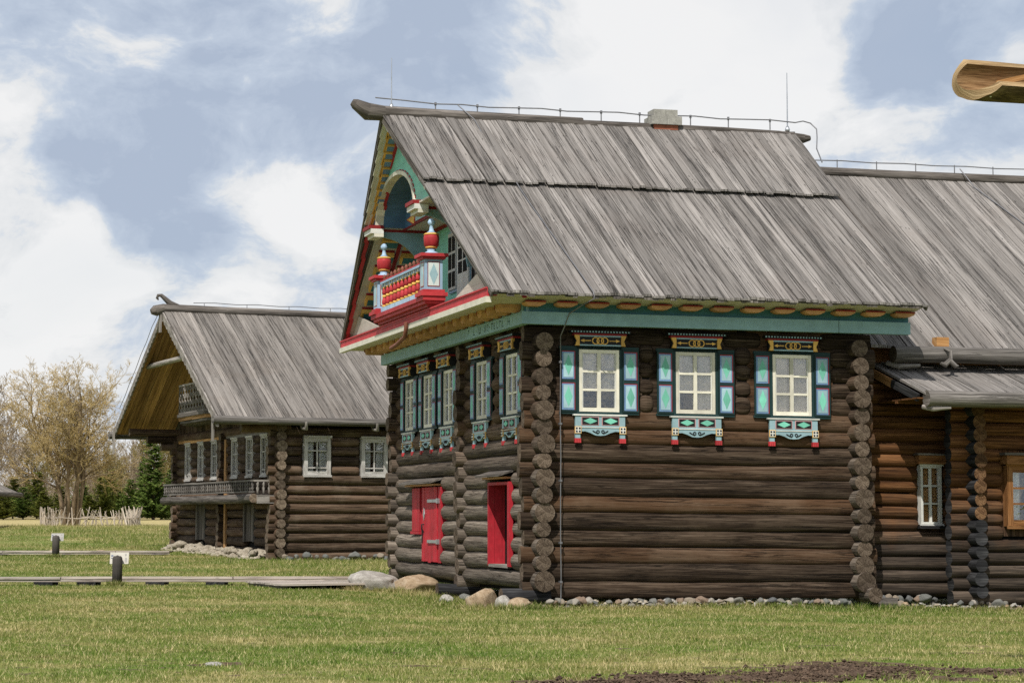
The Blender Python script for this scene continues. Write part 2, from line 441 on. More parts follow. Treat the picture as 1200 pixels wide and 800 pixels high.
def terrain(x, y):
    """height of the ground sheet"""
    def ss(a, b, t):
        t = min(1, max(0, (t - a) / (b - a))); return t * t * (3 - 2 * t)
    h = .22 * ss(50, 74, y) * ss(-6, -12, x) + .12 * ss(52, 70, y) * (1 - ss(-6, -12, x))
    h += .9 * ss(72, 112, y) + .62 * ss(112, 190, y) + 6 * ss(230, 900, y)
    h -= .15 * ss(3, 12, x) * ss(100, 60, y) + .17 * ss(27, 37, y) * ss(64, 52, y) * ss(-4.5, -.8, x)
    return h

class House:
    """plan frame: a along the long wall (right), b along the gable front (back), z up; old walls are a little out of square and level"""
    def __init__(s, C, yw, yf, sink):
        yw = rad(yw); yf = rad(yf)
        s.C = Vector(C); s.W = Vector((math.cos(yw), math.sin(yw), -sink)); s.F = Vector((-math.sin(yf), math.cos(yf), 0))
    def map(s, v): return s.W * v[0] + s.F * v[1] + Vector((0, 0, v[2]))
    def world(s, a, b, z): return s.C + s.map((a, b, z))
    def mb(s, xf=None): return MB(xf, s.map)
    def inv(s, x, y):
        dx, dy = x - s.C.x, y - s.C.y; det = s.W.x * s.F.y - s.F.x * s.W.y
        return (dx * s.F.y - s.F.x * dy) / det, (s.W.x * dy - s.W.y * dx) / det

def logwall(mb, axis, p, s0, s1, zs, r, mat, endmat, stub0, stub1, cuts=(), rj=.012, jit=.05, sq=1.0, e0='flat', e1='flat', seg=14):
    """stack of logs along axis 0 (a) or 1 (b) at offset p; openings cut the logs and leave blunt noses"""
    for z in zs:
        rr = r + R.uniform(-rj, rj)
        a0 = s0 - stub0 + R.uniform(-jit, jit) * (stub0 > 0); a1 = s1 + stub1 + R.uniform(-jit, jit) * (stub1 > 0)
        segs = [(a0, a1, e0, e1)]
        for c0, c1, z0, z1 in cuts:
            if z + rr * .6 < z0 or z - rr * .6 > z1: continue
            out = []
            for x0, x1, f0, f1 in segs:
                if c1 <= x0 or c0 >= x1: out.append((x0, x1, f0, f1)); continue
                if c0 - x0 > .12: out.append((x0, c0, f0, 'round'))
                if x1 - c1 > .12: out.append((c1, x1, 'round', f1))
            segs = out
        pj = p + R.uniform(-.008, .008)
        t = R.random()
        for x0, x1, f0, f1 in segs:
            P0 = (x0, pj, z) if axis == 0 else (pj, x0, z); P1 = (x1, pj, z) if axis == 0 else (pj, x1, z)
            mb.log(P0, P1, rr, mat, endmat, f0, f1, seg=seg, tone=t, sq=sq)

def planks(mb, edges, b_lo, b_hi, zf, n, mat, thick=.04, gap=.008, ragged=.03, seed=1, lift=0.0, sub=1, streak=.11):
    """boards running down a roof slope; edges(b) gives the left and right ends of the field at b; zf(b) the roof height"""
    rr = random.Random(seed)
    ws = [rr.uniform(.75, 1.25) for _ in range(n)]; tot = sum(ws); t = 0
    for w in ws:
        t0 = t / tot; t += w; t1 = t / tot
        lo = b_lo + rr.uniform(-ragged, ragged) * (1 + .8 * (rr.random() < .1)); hi = b_hi
        th = thick + rr.uniform(-.008, .012); l0 = lift + rr.uniform(0, .026) + (rr.random() < .06) * .02; l1 = lift + rr.uniform(0, .016)
        tone = rr.random()
        if rr.random() < streak: tone = rr.uniform(0, .08)
        pts = []
        for b, l in ((lo, l0), (hi, l1)):
            L, Q = edges(b); W = abs(Q - L)
            x0 = L + (Q - L) * t0 + gap / 2; x1 = L + (Q - L) * t1 - gap / 2
            z = zf(b) + l
            pts.append((x0, x1, b, z))
        (x0, x1, b0, z0), (X0, X1, b1, z1) = pts
        c = .25 * th
        k = rr.uniform(-.006, .006)
        # cross-section with a slightly eased top so edges catch the light
        def sec(xa, xb, b, z):
            e = .006
            return [(xa, b, z), (xa, b, z + th - e), (xa + e, b, z + th + k), (xb - e, b, z + th - k), (xb, b, z + th - e), (xb, b, z)]
        A = sec(x0, x1, b0, z0); B = sec(X0, X1, b1, z1)
        vs = A + B
        fs = [(5, 4, 3, 2, 1, 0), (6, 7, 8, 9, 10, 11)] + [(i, (i + 1) % 6, (i + 1) % 6 + 6, i + 6) for i in range(6)]
        if (b1 > b0): pass
        else: fs = [tuple(reversed(f)) for f in fs]
        fs = [tuple(reversed(f)) for f in fs]
        d = (Vector((0, b1, z1)) - Vector((0, b0, z0)))
        mb.add(vs, fs, mat, d, tone)

# ---------------------------------------------------------------- stones
def stone_mesh(seed, name='stone', mat='stone', sub=3, rough=.22, flat=.8, facet=False):
    bm = bmesh.new(); bmesh.ops.create_icosphere(bm, subdivisions=sub, radius=1)
    o = Vector((seed * 7.1, seed * 3.3, seed * 1.7))
    for v in bm.verts:
        c = v.co.copy()
        k = 1 + rough * noise.noise(c * .9 + o) * 1.6 + rough * .5 * noise.noise(c * 2.2 + o) + .25 * rough * noise.noise(c * 5 + o)
        v.co = c * k
    q = random.Random(seed)
    for _ in range(11):
        n = Vector((q.gauss(0, 1), q.gauss(0, 1), q.gauss(0, 1))).normalized(); d = q.uniform(.62, .95)
        for v in bm.verts:
            e = v.co.dot(n)
            if e > d: v.co -= n * (e - d) * .93
    for v in bm.verts: v.co.z *= flat
    me = bpy.data.meshes.new(name); bm.to_mesh(me); bm.free()
    for p in me.polygons: p.use_smooth = not facet
    me.materials.append(M[mat]); return me
STONES = [stone_mesh(i) for i in range(9)]
def put_stone(p, size, label, group, me=None, rz=None, cat='stone', name='fieldstone', sq=None):
    o = bpy.data.objects.new(name, me or R.choice(STONES)); COL.objects.link(o)
    o.location = p; o.rotation_euler = (R.uniform(-.4, .4), R.uniform(-.4, .4), R.uniform(0, 6.28) if rz is None else rz)
    q = sq or (R.uniform(.85, 1.3), R.uniform(.8, 1.1), R.uniform(.7, 1))
    o.scale = tuple(size * x for x in q)
    return tag(o, label, cat, group)
# ================================================================ painted log house
HC = (0.5202, 40.7486, 0.0)
H1 = House(HC, 11.5, 17, .01)
house = thing('log_house', HC, 'large dark log house with painted gable balcony, teal frieze and blue-green shuttered windows', 'house')
MID = 5.6; EB = -1.1; EZ = 5.81; SL = .675; RZ = EZ + SL * (MID - EB); TB = 2.8
def zr(b): return EZ + SL * ((b if b <= MID else 2 * MID - b) - EB)
def aL(b):
    b = b if b <= MID else 2 * MID - b
    return -1.27 - .28 * (b - EB) / (TB - EB) if b < TB else -1.58 - .25 * (b - TB) / (MID - TB)
def aR(b):
    b = b if b <= MID else 2 * MID - b
    return 7.58 if b < TB else 7.58 + .23 * (b - TB) / (MID - TB)
LF = 11.0; LW = 6.45
WIN_W = [1.17, 3.13, 5.13]; WIN_F = [9.77, 8.02, 6.25, 3.56, 1.38]

def wcuts(c): return [(c - .84, c + .84, 3.66, 4.96), (c - .62, c + .62, 4.96, 5.25)]
zW = [.2 + .33 * i for i in range(16)]; zF = [.365 + .33 * i for i in range(15)]
# long wall (towards the viewer)
mb = H1.mb()
logwall(mb, 0, 0, 0, LW, zW, .172, 'log', 'end_main', .36, .4, [q for c in WIN_W for q in wcuts(c)], sq=.62, rj=.02)
for c in WIN_W:
    mb.box(c - .9, c + .9, -.04, .08, 3.4, 5.48, 'log', (1, 0, 0))
mb.box(-.2, 6.6, -.02, .02, .1, 5.4, 'dark')
mb.build('side_wall', house)
# gable front
mb = H1.mb()
fc = [q for c in WIN_F for q in wcuts(c)]
fc = [(a, b, z0 if z0 > 4 else z0 - .1, z1) for a, b, z0, z1 in fc]
fc += [(6.78, 8.5, .56, 2.28), (8.6, 9.42, 1.22, 2.3), (1.42, 2.98, .6, 2.32)]
logwall(mb, 1, 0, 0, LF, zF + [5.315], .172, 'log_face', 'end_main', 0, .33, fc)
for c in WIN_F:
    mb.box(-.06, .08, c - .9, c + .9, 3.4, 5.48, 'log_face', (0, 1, 0))
mb.box(.18, .2, 0, 10.9, .1, 5.65, 'dark')
mb.build('front_wall', house)
# protruding corner ends: gable-front logs project past the long wall, with uneven girth
mb = H1.mb()
for i, z in enumerate(zF):
    rr = [.205, .15, .18, .145, .2, .165, .195, .15, .185, .17, .19, .15, .175, .165, .18][i]
    mb.log((R.uniform(-.02, .02), -.36 + R.uniform(-.03, .03), z), (0, .12, z), rr, 'log_face', 'end_main', 'flat', 'none', seg=18)
mb.build('corner_log_ends', house); mb = H1.mb()
for i, z in enumerate(zF[:-1]):
    rr = [.2, .2, .16, .175, .15, .2, .15, .19, .155, .175, .165, .185, .16, .17][i]
    mb.log((LW + .1 - z * .018 + R.uniform(-.02, .02), -.36 + R.uniform(-.03, .03), z), (LW + .1 - z * .018, .5, z), rr, 'log_face', 'end_main', 'flat', 'none', seg=18)
mb.log((LW + .01, -.36, 5.02), (LW + .01, .5, 5.02), .17, 'log_face', 'end_main', 'flat', 'none', seg=18)
mb.log((LW + .2, -.5, .13), (LW + .2, .3, .13), .15, 'log_face', 'end_main', 'flat', 'none', seg=18)
mb.build('corner_log_ends', house)
mb = H1.mb()
for z in [.2 + .33 * i for i in range(16)]:
    mb.log((-.3 + R.uniform(-.05, .05), 4.9, z), (.3, 4.9, z), R.uniform(.15, .18), 'log_face', 'end_main', 'flat', 'none')
    mb.log((-.33 + R.uniform(-.05, .05), LF, z), (.3, LF, z), R.uniform(.15, .18), 'log_face', 'end_main', 'flat', 'none')
mb.log((-.75, .0, .07), (.2, 0, .07), .15, 'log_tar', 'end_main', 'flat', 'none')
mb.log((-.72, 4.9, .03), (.2, 4.9, .03), .14, 'log_tar', 'end_main', 'flat', 'none')
# hidden back and right walls
logwall(mb, 0, LF, 0, LW, zW, .17, 'log', 'end_main', .0, .3)
logwall(mb, 1, LW, 0, LF, zF, .165, 'log', 'end_main', 0, .3)
mb.build('cross_walls', house)

# ---------------------------------------------------------------- frieze, soffit and brackets
mb = H1.mb()
mb.box(-.47, 7.5, -.45, -.3, 5.31, 5.55, 'teal', (1, 0, 0)); mb.box(-.4, 7.5, -.36, -.3, 5.552, 5.74, 'teal_dark', (1, 0, 0))
mb.box(-.45, -.3, -.449, 11.35, 5.31, 5.55, 'teal', (0, 1, 0)); mb.box(-.36, -.3, -.36, 11.35, 5.552, 5.72, 'teal', (0, 1, 0))
mb.box(5.98, 5.99, -.4505, -.449, 5.31, 5.55, 'dark')
mb.build('frieze', house)
mb = H1.mb(); mb.box(-.4512, -.449, .3, 3.55, 5.34, 5.52, 'teal', (0, 1, 0))      # worn carved inscription on the front frieze: unreadable strokes
q = random.Random(5); b = 3.45
while b > .5:
    w = q.uniform(.09, .15)
    mb.box(-.4525, -.449, b - .022, b, 5.36, 5.5, 'lead')
    if q.random() < .6: mb.box(-.4525, -.449, b - w, b - w + .022, 5.36, 5.5, 'lead')
    z = q.choice((5.36, 5.42, 5.478)); mb.box(-.4525, -.449, b - w + .023, b - .023, z, z + .022, 'lead')
    b -= w + (.07 if q.random() < .8 else .28)
mb.build('inscription', house)
mb = H1.mb()
mb.prism([(-.96, 5.835), (-.3, 5.72), (-.3, 5.75), (-.96, 5.86)], 0, -1.2, 7.56, 'creamboard', (1, 0, 0))
mb.build('eave_soffit', house); mb = H1.mb()
mb.box(-1.2, -.28, -.279, 12.2, 5.722, 5.745, 'creamboard', (0, 1, 0))
mb.build('eave_soffit', house)
a = -.25
while a < 7.5:
    mb = H1.mb(); mb.prism([(a - .2, 5.72), (a + .2, 5.72), (a + .2, 5.69), (a + .1, 5.645), (a - .12, 5.645), (a - .2, 5.68)], 1, -.62, -.37, 'ochre')
    mb.box(a - .205, a + .205, -.64, -.621, 5.72, 5.745, 'darkred'); mb.build('eave_bracket', house)
    a += .63
b = .1
while b < 11.8:
    mb = H1.mb(); mb.prism([(b - .15, 5.72), (b + .15, 5.72), (b + .15, 5.65), (b + .05, 5.57), (b - .07, 5.57), (b - .15, 5.65)], 0, -.8, -.37, 'ochre', (1, 0, 0))
    mb.box(-.81, -.4, b + .151, b + .17, 5.64, 5.721, 'darkred'); mb.build('eave_bracket', house)
    b += .63
mb = H1.mb()
mb.box(-1.31, -1.2, -.9, 12.15, 5.655, 5.77, 'cream', (0, 1, 0)); mb.box(-1.28, -1.2, -.9, 12.15, 5.772, 5.94, 'red', (0, 1, 0))
mb.box(-1.305, -1.281, -.9, 12.15, 5.92, 5.95, 'red', (0, 1, 0))
mb.build('gable_base_band', house)
mb = H1.mb()
mb.tube([(-1.36, 5.1, 5.8), (-1.37, 5.1, 5.62), (-1.34, 5.3, 5.5), (-1.25, 6.4, 5.42), (-1.25, 6.95, 5.38)], .045, 'rust', 8)
mb.build('rain_spout', house)

# ---------------------------------------------------------------- roof
def edge_r(b): return aL(b), aR(b)
for nm, side in (('near', 1), ('far', -1)):
    mir = (lambda b: b) if side == 1 else (lambda b: 2 * MID - b)
    mb = H1.mb()
    def ed(b): return aL(b), aR(b)
    planks(mb, ed, mir(EB), mir(TB + .35), zr, 56, 'roof', .045, .012, .016, 21 + side)
    planks(mb, lambda b: (aL(b) + .04, aR(b) - .04), mir(EB + .04), mir(EB + .9), lambda b: zr(b) - .06, 70, 'roof_dark', .05, .01, .03, 25)
    mb.build('lower_roof_boards', house)
    mb = H1.mb()
    planks(mb, ed, mir(TB), mir(MID), zr, 54, 'roof', .04, .012, .02, 31 + side, lift=.13)
    mb.build('upper_roof_boards', house)
for mir in ((lambda b: b), (lambda b: 2 * MID - b)):
    for lo, hi, off, m in ((EB + .02, TB - .02, .035, 'roof_dark'), (TB + .02, MID, .035, 'roof_dark')):
        zt = .05 if hi == MID else 0
        mb = H1.mb(); pts = [(aL(lo) + off, mir(lo), zr(lo) - .03 + zt), (aL(hi) + off, mir(hi), zr(hi) - .03 + zt)]
        mb.beam(pts[0], pts[1], .04, .1, m); mb.build('rake_board', house)
    mb = H1.mb(); mb.beam((aR(EB) - .05, mir(EB + .02), zr(EB) - .03), (aR(MID) - .05, mir(MID), zr(MID) - .03), .04, .1, 'roof_dark'); mb.build('rake_board', house)
mb = H1.mb()
mb.tube([(-2.47, MID, RZ + .37), (-2.4, MID, RZ + .33), (-2.12, MID, RZ + .17), (-1.75, MID, RZ + .15), (-.5, MID, RZ + .14), (1, MID, RZ + .13), (2.75, MID, RZ + .12)],
        [.07, .12, .2, .17, .16, .155, .15], 'roof_dark', 9)
mb.tube([(2.6, MID, RZ + .07), (4, MID, RZ + .08), (6, MID, RZ + .07), (7.4, MID, RZ + .06), (8.0, MID, RZ + .03), (8.16, MID, RZ + .05)],
        [.15, .14, .145, .13, .11, .06], 'roof_dark', 10)
mb.build('ridge_log', house)
mb = H1.mb()
mb.box(4.37, 4.93, MID - .2, MID + .2, RZ + .05, RZ + .16, 'brick')
mb.box(4.3, 4.645, MID - .26, MID + .26, RZ + .16, RZ + .35, 'concrete'); mb.box(4.653, 5.0, MID - .26, MID + .26, RZ + .16, RZ + .35, 'concrete')
mb.box(4.36, 4.64, MID - .2, MID + .2, RZ + .352, RZ + .51, 'concrete'); mb.box(4.648, 4.92, MID - .2, MID + .2, RZ + .352, RZ + .51, 'concrete')
mb.build('chimney', house)
mb = H1.mb()
wire = [(-1.95, MID, RZ + .49), (-1.3, MID, RZ + .46)] + [(x * .6 - .6, MID - .02, RZ + .41 + .02 * math.sin(x * 2.1)) for x in range(0, 15)] + [(8.0, MID, RZ + .44), (8.18, MID, RZ + .4), (8.28, MID - .1, RZ + .25), (8.2, MID - .3, RZ + .02), (8.05, MID - .6, RZ - .3), (7.9, MID - 1.2, RZ - .72)]
mb.tube(wire, .014, 'cable', 6)
for x in (-.6, .35, 1.3, 2.25, 3.2, 4.1, 5.3, 6.2, 7.2):
    mb.tube([(x, MID, RZ + .2), (x, MID, RZ + .42)], .013, 'cable', 6); mb.tube([(x, MID, RZ + .38), (x, MID, RZ + .45)], .025, 'cable', 6)
dl = [(-.1, MID - .02, RZ + .41), (.2, MID - .3, zr(MID - .3) + .25)] + [(.2 + .05 * i, MID - .3 - .62 * i, zr(MID - .3 - .62 * i) + .15) for i in range(1, 5)] + \
     [(.42 + .05 * i, TB - .1 - .6 * i, zr(TB - .1 - .6 * i) + .09) for i in range(1, 6)] + [(.72, EB - .02, EZ + .09), (.74, EB - .08, EZ - .05), (.62, -.9, 5.68), (.45, -.5, 5.52), (.38, -.47, 5.3), (.36, -.24, 5.1)] + \
     [(.36 + .006 * math.sin(z * 3), -.235, z) for z in (4.4, 3.6, 2.8, 2, 1.2, .5, .0)]
mb.tube(dl, .012, 'cable', 6)
for z in (4.6, 3.4, 2.3, 1.1, .35):
    mb.box(.335, .385, -.26, -.17, z - .02, z + .02, 'cable')
mb.build('lightning_cable', house)
mb = H1.mb()
mb.tube([(-1.59, MID, RZ + .2), (-1.59, MID, RZ + 1.4)], [.016, .008], 'steel', 6); mb.lathe((-1.59, MID, RZ + .25), [(.05, 0), (.06, .04), (.03, .12)], 'steel', 8)
mb.build('lightning_rod', house)
mb = H1.mb()
mb.tube([(7.62, MID, RZ + .15), (7.62, MID, RZ + 1.55)], [.016, .008], 'steel', 6); mb.lathe((7.62, MID, RZ + .18), [(.05, 0), (.06, .04), (.03, .12)], 'steel', 8)
mb.build('lightning_rod', house)

# ---------------------------------------------------------------- painted gable
gz = 5.97
mb = H1.mb()
mb.box(-1.2, .1, -.7, 11.9, gz - .06, gz - .012, 'grey_timber', (0, 1, 0))
mb.build('balcony_floor', house)
mb = H1.mb()   # green back wall, with cream side pieces below
mb.prism([(.05, gz), (11.15, gz), (11.15, zr(11.15) - .05), (MID, RZ - .05), (.05, zr(.05) - .05)], 0, .0, .05, 'mint', (0, 1, 0))
mb.build('gable_wall', house)
for mir in ((lambda b: b), (lambda b: 2 * MID - b)):
    mb = H1.mb(); mb.prism([(mir(-.85), gz), (mir(2.6), gz), (mir(.05), zr(.05) - .1), (mir(-.85), zr(-.85) - .06)], 0, -1.06, -1.02, 'creamboard', (0, 1, 0))
    mb.build('gable_side_board', house)
# soffits with painted rafter brackets under both slopes
for mir in ((lambda b: b), (lambda b: 2 * MID - b)):
    mb = H1.mb(); mk = None
    def P(a, b, dz): return (a, mir(b), zr(b) + dz)
    def slab(a0, a1, b0, b1, d0, d1, m, B=None, g=(0, 1, .675)):
        B = B or mb
        vs = [P(x, b, d) for d in (d0, d1) for b in (b0, b1) for x in (a0, a1)]
        B.add(vs, [(0, 2, 3, 1), (4, 5, 7, 6), (0, 1, 5, 4), (2, 6, 7, 3), (0, 4, 6, 2), (1, 3, 7, 5)], m, g)
    slab(-1.2, 0, -.85, TB + .2, -.08, -.05, 'creamboard')
    slab(-1.5, 0, TB - .1, MID, -.06, -.03, 'creamboard')
    # red and cream edge strips
    for k in range(8):
        b0 = EB + .1 + k * (TB - EB - .1) / 8; b1 = b0 + (TB - EB - .1) / 8
        am = aL((b0 + b1) / 2)
        slab(am + .09, am + .17, b0, b1, -.11, -.055, 'red'); slab(-.62, -.54, b0, b1, -.13, -.082, 'darkred')
    for k in range(8):
        b0 = TB + .02 + k * (MID - TB - .05) / 8; b1 = b0 + (MID - TB - .05) / 8; am = aL((b0 + b1) / 2)
        slab(am + .05, am + .13, b0, b1, -.09, 0, 'cream'); slab(am + .132, am + .17, b0, b1, -.12, -.02, 'white')
        slab(am + .172, am + .2, b0, b1, -.12, -.03, 'gold'); slab(am + .39, am + .45, b0, b1, -.2, -.05, 'red')
    for i in range(13):
        b = TB + .13 + i * .205
        am = aL(b)
        if b < MID - .1:
            mk = H1.mb(); slab(am + .225, am + .39, b - .015, b + .115, -.16, -.06, 'blue', mk, (1, 0, 0)); slab(am + .205, am + .391, b + .117, b + .132, -.163, -.06, 'gold', mk)
            slab(am + .205, am + .223, b - .015, b + .115, -.163, -.06, 'gold', mk); slab(am + .205, am + .391, b + .134, b + .165, -.1, -.06, 'darkred', mk); mk.build('soffit_bracket', house)
    for i in range(7):
        b = -.35 + i * .44
        for a0, a1 in ((-1.02, -.66), (-.48, -.1)):
            mk = H1.mb(); slab(a0 + .05, a1, b, b + .17, -.19, -.082, 'teal_dark', mk, (1, 0, 0)); slab(a0, a1, b + .172, b + .22, -.195, -.082, 'gold', mk, (1, 0, 0))
            slab(a0, a0 + .048, b - .02, b + .17, -.195, -.082, 'gold', mk); slab(a0 - .01, a1, b + .222, b + .25, -.12, -.082, 'darkred', mk, (1, 0, 0)); mk.build('soffit_bracket', house)
    mb.build('roof_soffit', house)
# arched fronton high in the gable
A0, A1, AS, AT = 4.4, 8.05, 8.26, 9.28; AM = (A0 + A1) / 2; AHW = (A1 - A0) / 2
def arc(k, n, rx=0, rz=0):
    t = PI * k / n; return AM - (AHW + rx) * math.cos(t), AS + (AT - AS + rz) * math.sin(t)
NA = 22
mb = H1.mb()
out = [(TB + .1, AS), (MID, RZ - .1), (2 * MID - TB - .1, AS)]
inner = [arc(k, NA) for k in range(NA + 1)]
poly = [(TB + .12, zr(TB + .12) - .1)] + [(TB + .02, AS)] + inner + [(2 * MID - TB - .02, AS), (2 * MID - TB - .12, zr(TB + .12) - .1), (MID, RZ - .12)]
mb.prism(poly, 0, -1.33, -1.28, 'mint', (0, 1, 0))
fr = mb.build('arch_panel', house)
mb = H1.mb()
for k in range(NA):
    (b0, z0), (b1, z1) = arc(k, NA, -.003, -.003), arc(k + 1, NA, -.003, -.003)
    (c0, y0), (c1, y1) = arc(k, NA, -.09, -.09), arc(k + 1, NA, -.09, -.09)
    x0, x1 = -1.38, -1.2
    mb.add([(x0, b0, z0), (x0, b1, z1), (x1, b1, z1), (x1, b0, z0), (x0, c0, y0), (x0, c1, y1), (x1, c1, y1), (x1, c0, y0)],
           [(0, 1, 2, 3), (7, 6, 5, 4), (0, 4, 5, 1), (1, 5, 6, 2), (2, 6, 7, 3), (3, 7, 4, 0)], 'cream')
    (d0, w0), (d1, w1) = arc(k + .2, NA, .02, .02), arc(k + .75, NA, .02, .02)
    (e0, v0), (e1, v1) = arc(k + .2, NA, .0, .0), arc(k + .75, NA, .0, .0)
    mb.add([(-1.35, d0, w0), (-1.35, d1, w1), (-1.33, d1, w1), (-1.33, d0, w0), (-1.35, e0, v0), (-1.35, e1, v1), (-1.33, e1, v1), (-1.33, e0, v0)],
           [(0, 1, 2, 3), (7, 6, 5, 4), (0, 4, 5, 1), (1, 5, 6, 2), (2, 6, 7, 3), (3, 7, 4, 0)], 'red')
mb.build('arch_trim', house)
mb = H1.mb()
for k in range(NA):
    (b0, z0), (b1, z1) = arc(k, NA, -.09, -.09), arc(k + 1, NA, -.09, -.09)
    mb.add([(-1.2, b0, z0), (-1.2, b1, z1), (-.7, b1, z1), (-.7, b0, z0)], [(0, 1, 2, 3)], 'vblue', (1, 0, 0))
mb.build('arch_vault', house)
mb = H1.mb()
mb.prism([arc(k, NA, -.09, -.09) for k in range(NA + 1)], 0, -.7, -.65, 'vblue', (0, 1, 0))
mb.prism([(AM - .72 * math.cos(PI * k / 16), AS + .5 * math.sin(PI * k / 16)) for k in range(17)], 0, -.72, -.701, 'darkred', (0, 1, 0)); mb.prism([(AM - .62 * math.cos(PI * k / 16), AS + .02 + .42 * math.sin(PI * k / 16)) for k in range(17)], 0, -.735, -.721, 'lblue', (0, 1, 0))
# sun rays on the tympanum
for k in range(9):
    t = PI * (k + .5) / 9
    c = Vector((AM, AS)); d = Vector((-math.cos(t) * 1.0, math.sin(t) * .62)); n = Vector((-d.y, d.x)).normalized()
    p0 = c + d * .7; tip = c + d * 1.5
    mb.prism([tuple(p0 + n * .15), tuple(p0 - n * .15), tuple(tip)], 0, -.728, -.701, 'red')
    p0 = c + d * .74; tip = c + d * 1.4
    mb.prism([tuple(p0 + n * .1), tuple(p0 - n * .1), tuple(tip)], 0, -.74, -.729, 'gold')
mb.build('arch_sun_panel', house)
for mir in ((lambda b: b), (lambda b: 2 * AM - b)):
    mb = H1.mb()
    for x0, x1, z0, z1, m in ((-1.54, -1.2, AS - .03, AS + .05, 'darkred'), (-1.5, -1.2, AS - .14, AS - .032, 'white'), (-1.42, -1.2, AS - .22, AS - .142, 'cream')):
        b0, b1 = sorted((mir(3.85), mir(4.52))); mb.box(x0, x1, b0, b1, z0, z1, m, (0, 1, 0))
    mb.build('arch_corbel', house)
mb = H1.mb()
mb.box(-.7, 0, 2.7, 2 * MID - 2.7, AS - .02, AS + .0, 'creamboard', (1, 0, 0)); mb.box(-1.4, -.701, 2.7, A0 + .05, AS - .02, AS + .02, 'creamboard', (1, 0, 0)); mb.box(-1.4, -.701, A1 - .05, 2 * MID - 2.7, AS - .02, AS + .02, 'creamboard', (1, 0, 0)); mb.box(-.74, -.69, A0 + .05, A1 - .05, AS - .05, AS - .021, 'darkred', (0, 1, 0))
for b0 in (A0 - .12, A1 + .04): mb.box(-1.4, -.0, b0, b0 + .08, AS - .08, AS - .022, 'darkred', (1, 0, 0))
mb.box(-.06, -.002, 2.7, 2 * MID - 2.7, AS - .09, AS - .024, 'darkred', (0, 1, 0))
mb.build('balcony_ceiling', house)
for b0 in (A0 - .12, A1 + .04):
    mb = H1.mb(); q = [(-1.38, AS - .082), (-1.38, AS - .17)] + [(-1.3 + 1.05 * math.sin(t), AS - .2 - .95 * (1 - math.cos(t))) for t in [PI / 2 * i / 10 for i in range(11)]] + [(-.22, AS - 1.3), (-.0, AS - 1.3), (0, AS - .082)]
    mb.prism([(a, z) for a, z in q], 1, b0, b0 + .07, 'teal'); mb.build('curved_brace', house)
# balcony door with side windows
def fx(b0, off=0.0): return lambda v: (v[1] + off, b0 - v[0], v[2])
mb = H1.mb(fx(5.2))
mb.box(-.5, .5, -.06, -.002, gz, 7.95, 'skyblue')
mb.box(-.47, .47, -.09, -.061, gz + .02, 7.87, 'white')
dr = mb.build('balcony_door', house)
mb = H1.mb(fx(5.2))
for x in (-.36, .04):
    for z in (6.95, 7.25, 7.55): mb.box(x, x + .32, -.096, -.091, z, z + .26, 'dark')
mb.build('pane', dr)
for bc in (6.14, 4.22):
    mb = H1.mb(fx(bc))
    mb.box(-.38, .38, -.05, -.002, 6.6, 8.0, 'skyblue'); mb.box(-.32, .32, -.08, -.051, 6.66, 7.94, 'white')
    w = mb.build('balcony_window', house)
    mb = H1.mb(fx(bc))
    for x in (-.28, .03):
        for z in (6.72, 7.12, 7.52): mb.box(x, x + .25, -.086, -.081, z, z + .34, 'dark')
    mb.build('pane', w)
# balcony
bf = -1.43; bl, br_ = 7.9, 3.25
mb = H1.mb()
for a0, z0, z1, e in ((bf - .05, gz + .13, gz + .22, .06), (bf, gz + .06, gz + .128, 0), (bf + .08, gz, gz + .058, -.08), (bf + .14, gz - .1, gz - .002, -.14)):
    mb.box(a0, -1.0, br_ - e, bl + e, z0, z1, 'red', (0, 1, 0))
mb.box(bf + .06, bf + .14, br_ + .45, bl - .45, gz + .222, gz + .36, 'skyblue', (0, 1, 0)); mb.box(bf + .04, bf + .16, br_ + .45, bl - .45, gz + .9, gz + .95, 'skyblue', (0, 1, 0))
mb.box(bf + .04, bf + .17, br_ + .45, bl - .45, gz + .952, gz + .985, 'red', (0, 1, 0))
n = 22
for i in range(n):
    b = br_ + .5 + (bl - br_ - 1.0) * (i + .5) / n
    mb.box(bf + .07, bf + .13, b - .045, b + .035, gz + .83, gz + .899, 'skyblue' if i % 2 else 'white')
    mb.box(bf + .055, bf + .06, b - .07, b - .05, gz + .222, gz + .36, 'lblue')
balc = mb.build('balcony', house)
n = 11
for i in range(n):
    b = br_ + .62 + (bl - br_ - 1.24) * i / (n - 1)
    mb = H1.mb()
    z = gz + .36
    mb.lathe((bf + .1, b, z), [(0.035, 0), (0.049, .03), (0.049, .055)], 'gold', 8)
    mb.lathe((bf + .1, b, z + .055), [(0.035, 0), (0.058, .05), (0.049, .12), (0.032, .17)], 'red', 8)
    mb.lathe((bf + .1, b, z + .225), [(0.035, 0), (0.049, .02), (0.049, .045), (0.035, .06)], 'gold', 8)
    mb.lathe((bf + .1, b, z + .285), [(0.032, 0), (0.058, .04), (0.046, .12), (0.029, .15)], 'red', 8)
    mb.lathe((bf + .1, b, z + .435), [(0.029, 0), (0.043, .015), (0.029, .036)], 'gold', 8)
    mb.build('baluster', balc)
    mb = H1.mb()
    mb.lathe((bf + .1, b, gz + .985), [(.03, 0), (.02, .03), (.05, .07), (.03, .1), (.012, .13)], 'rust', 8)
    mb.build('rail_finial', balc)
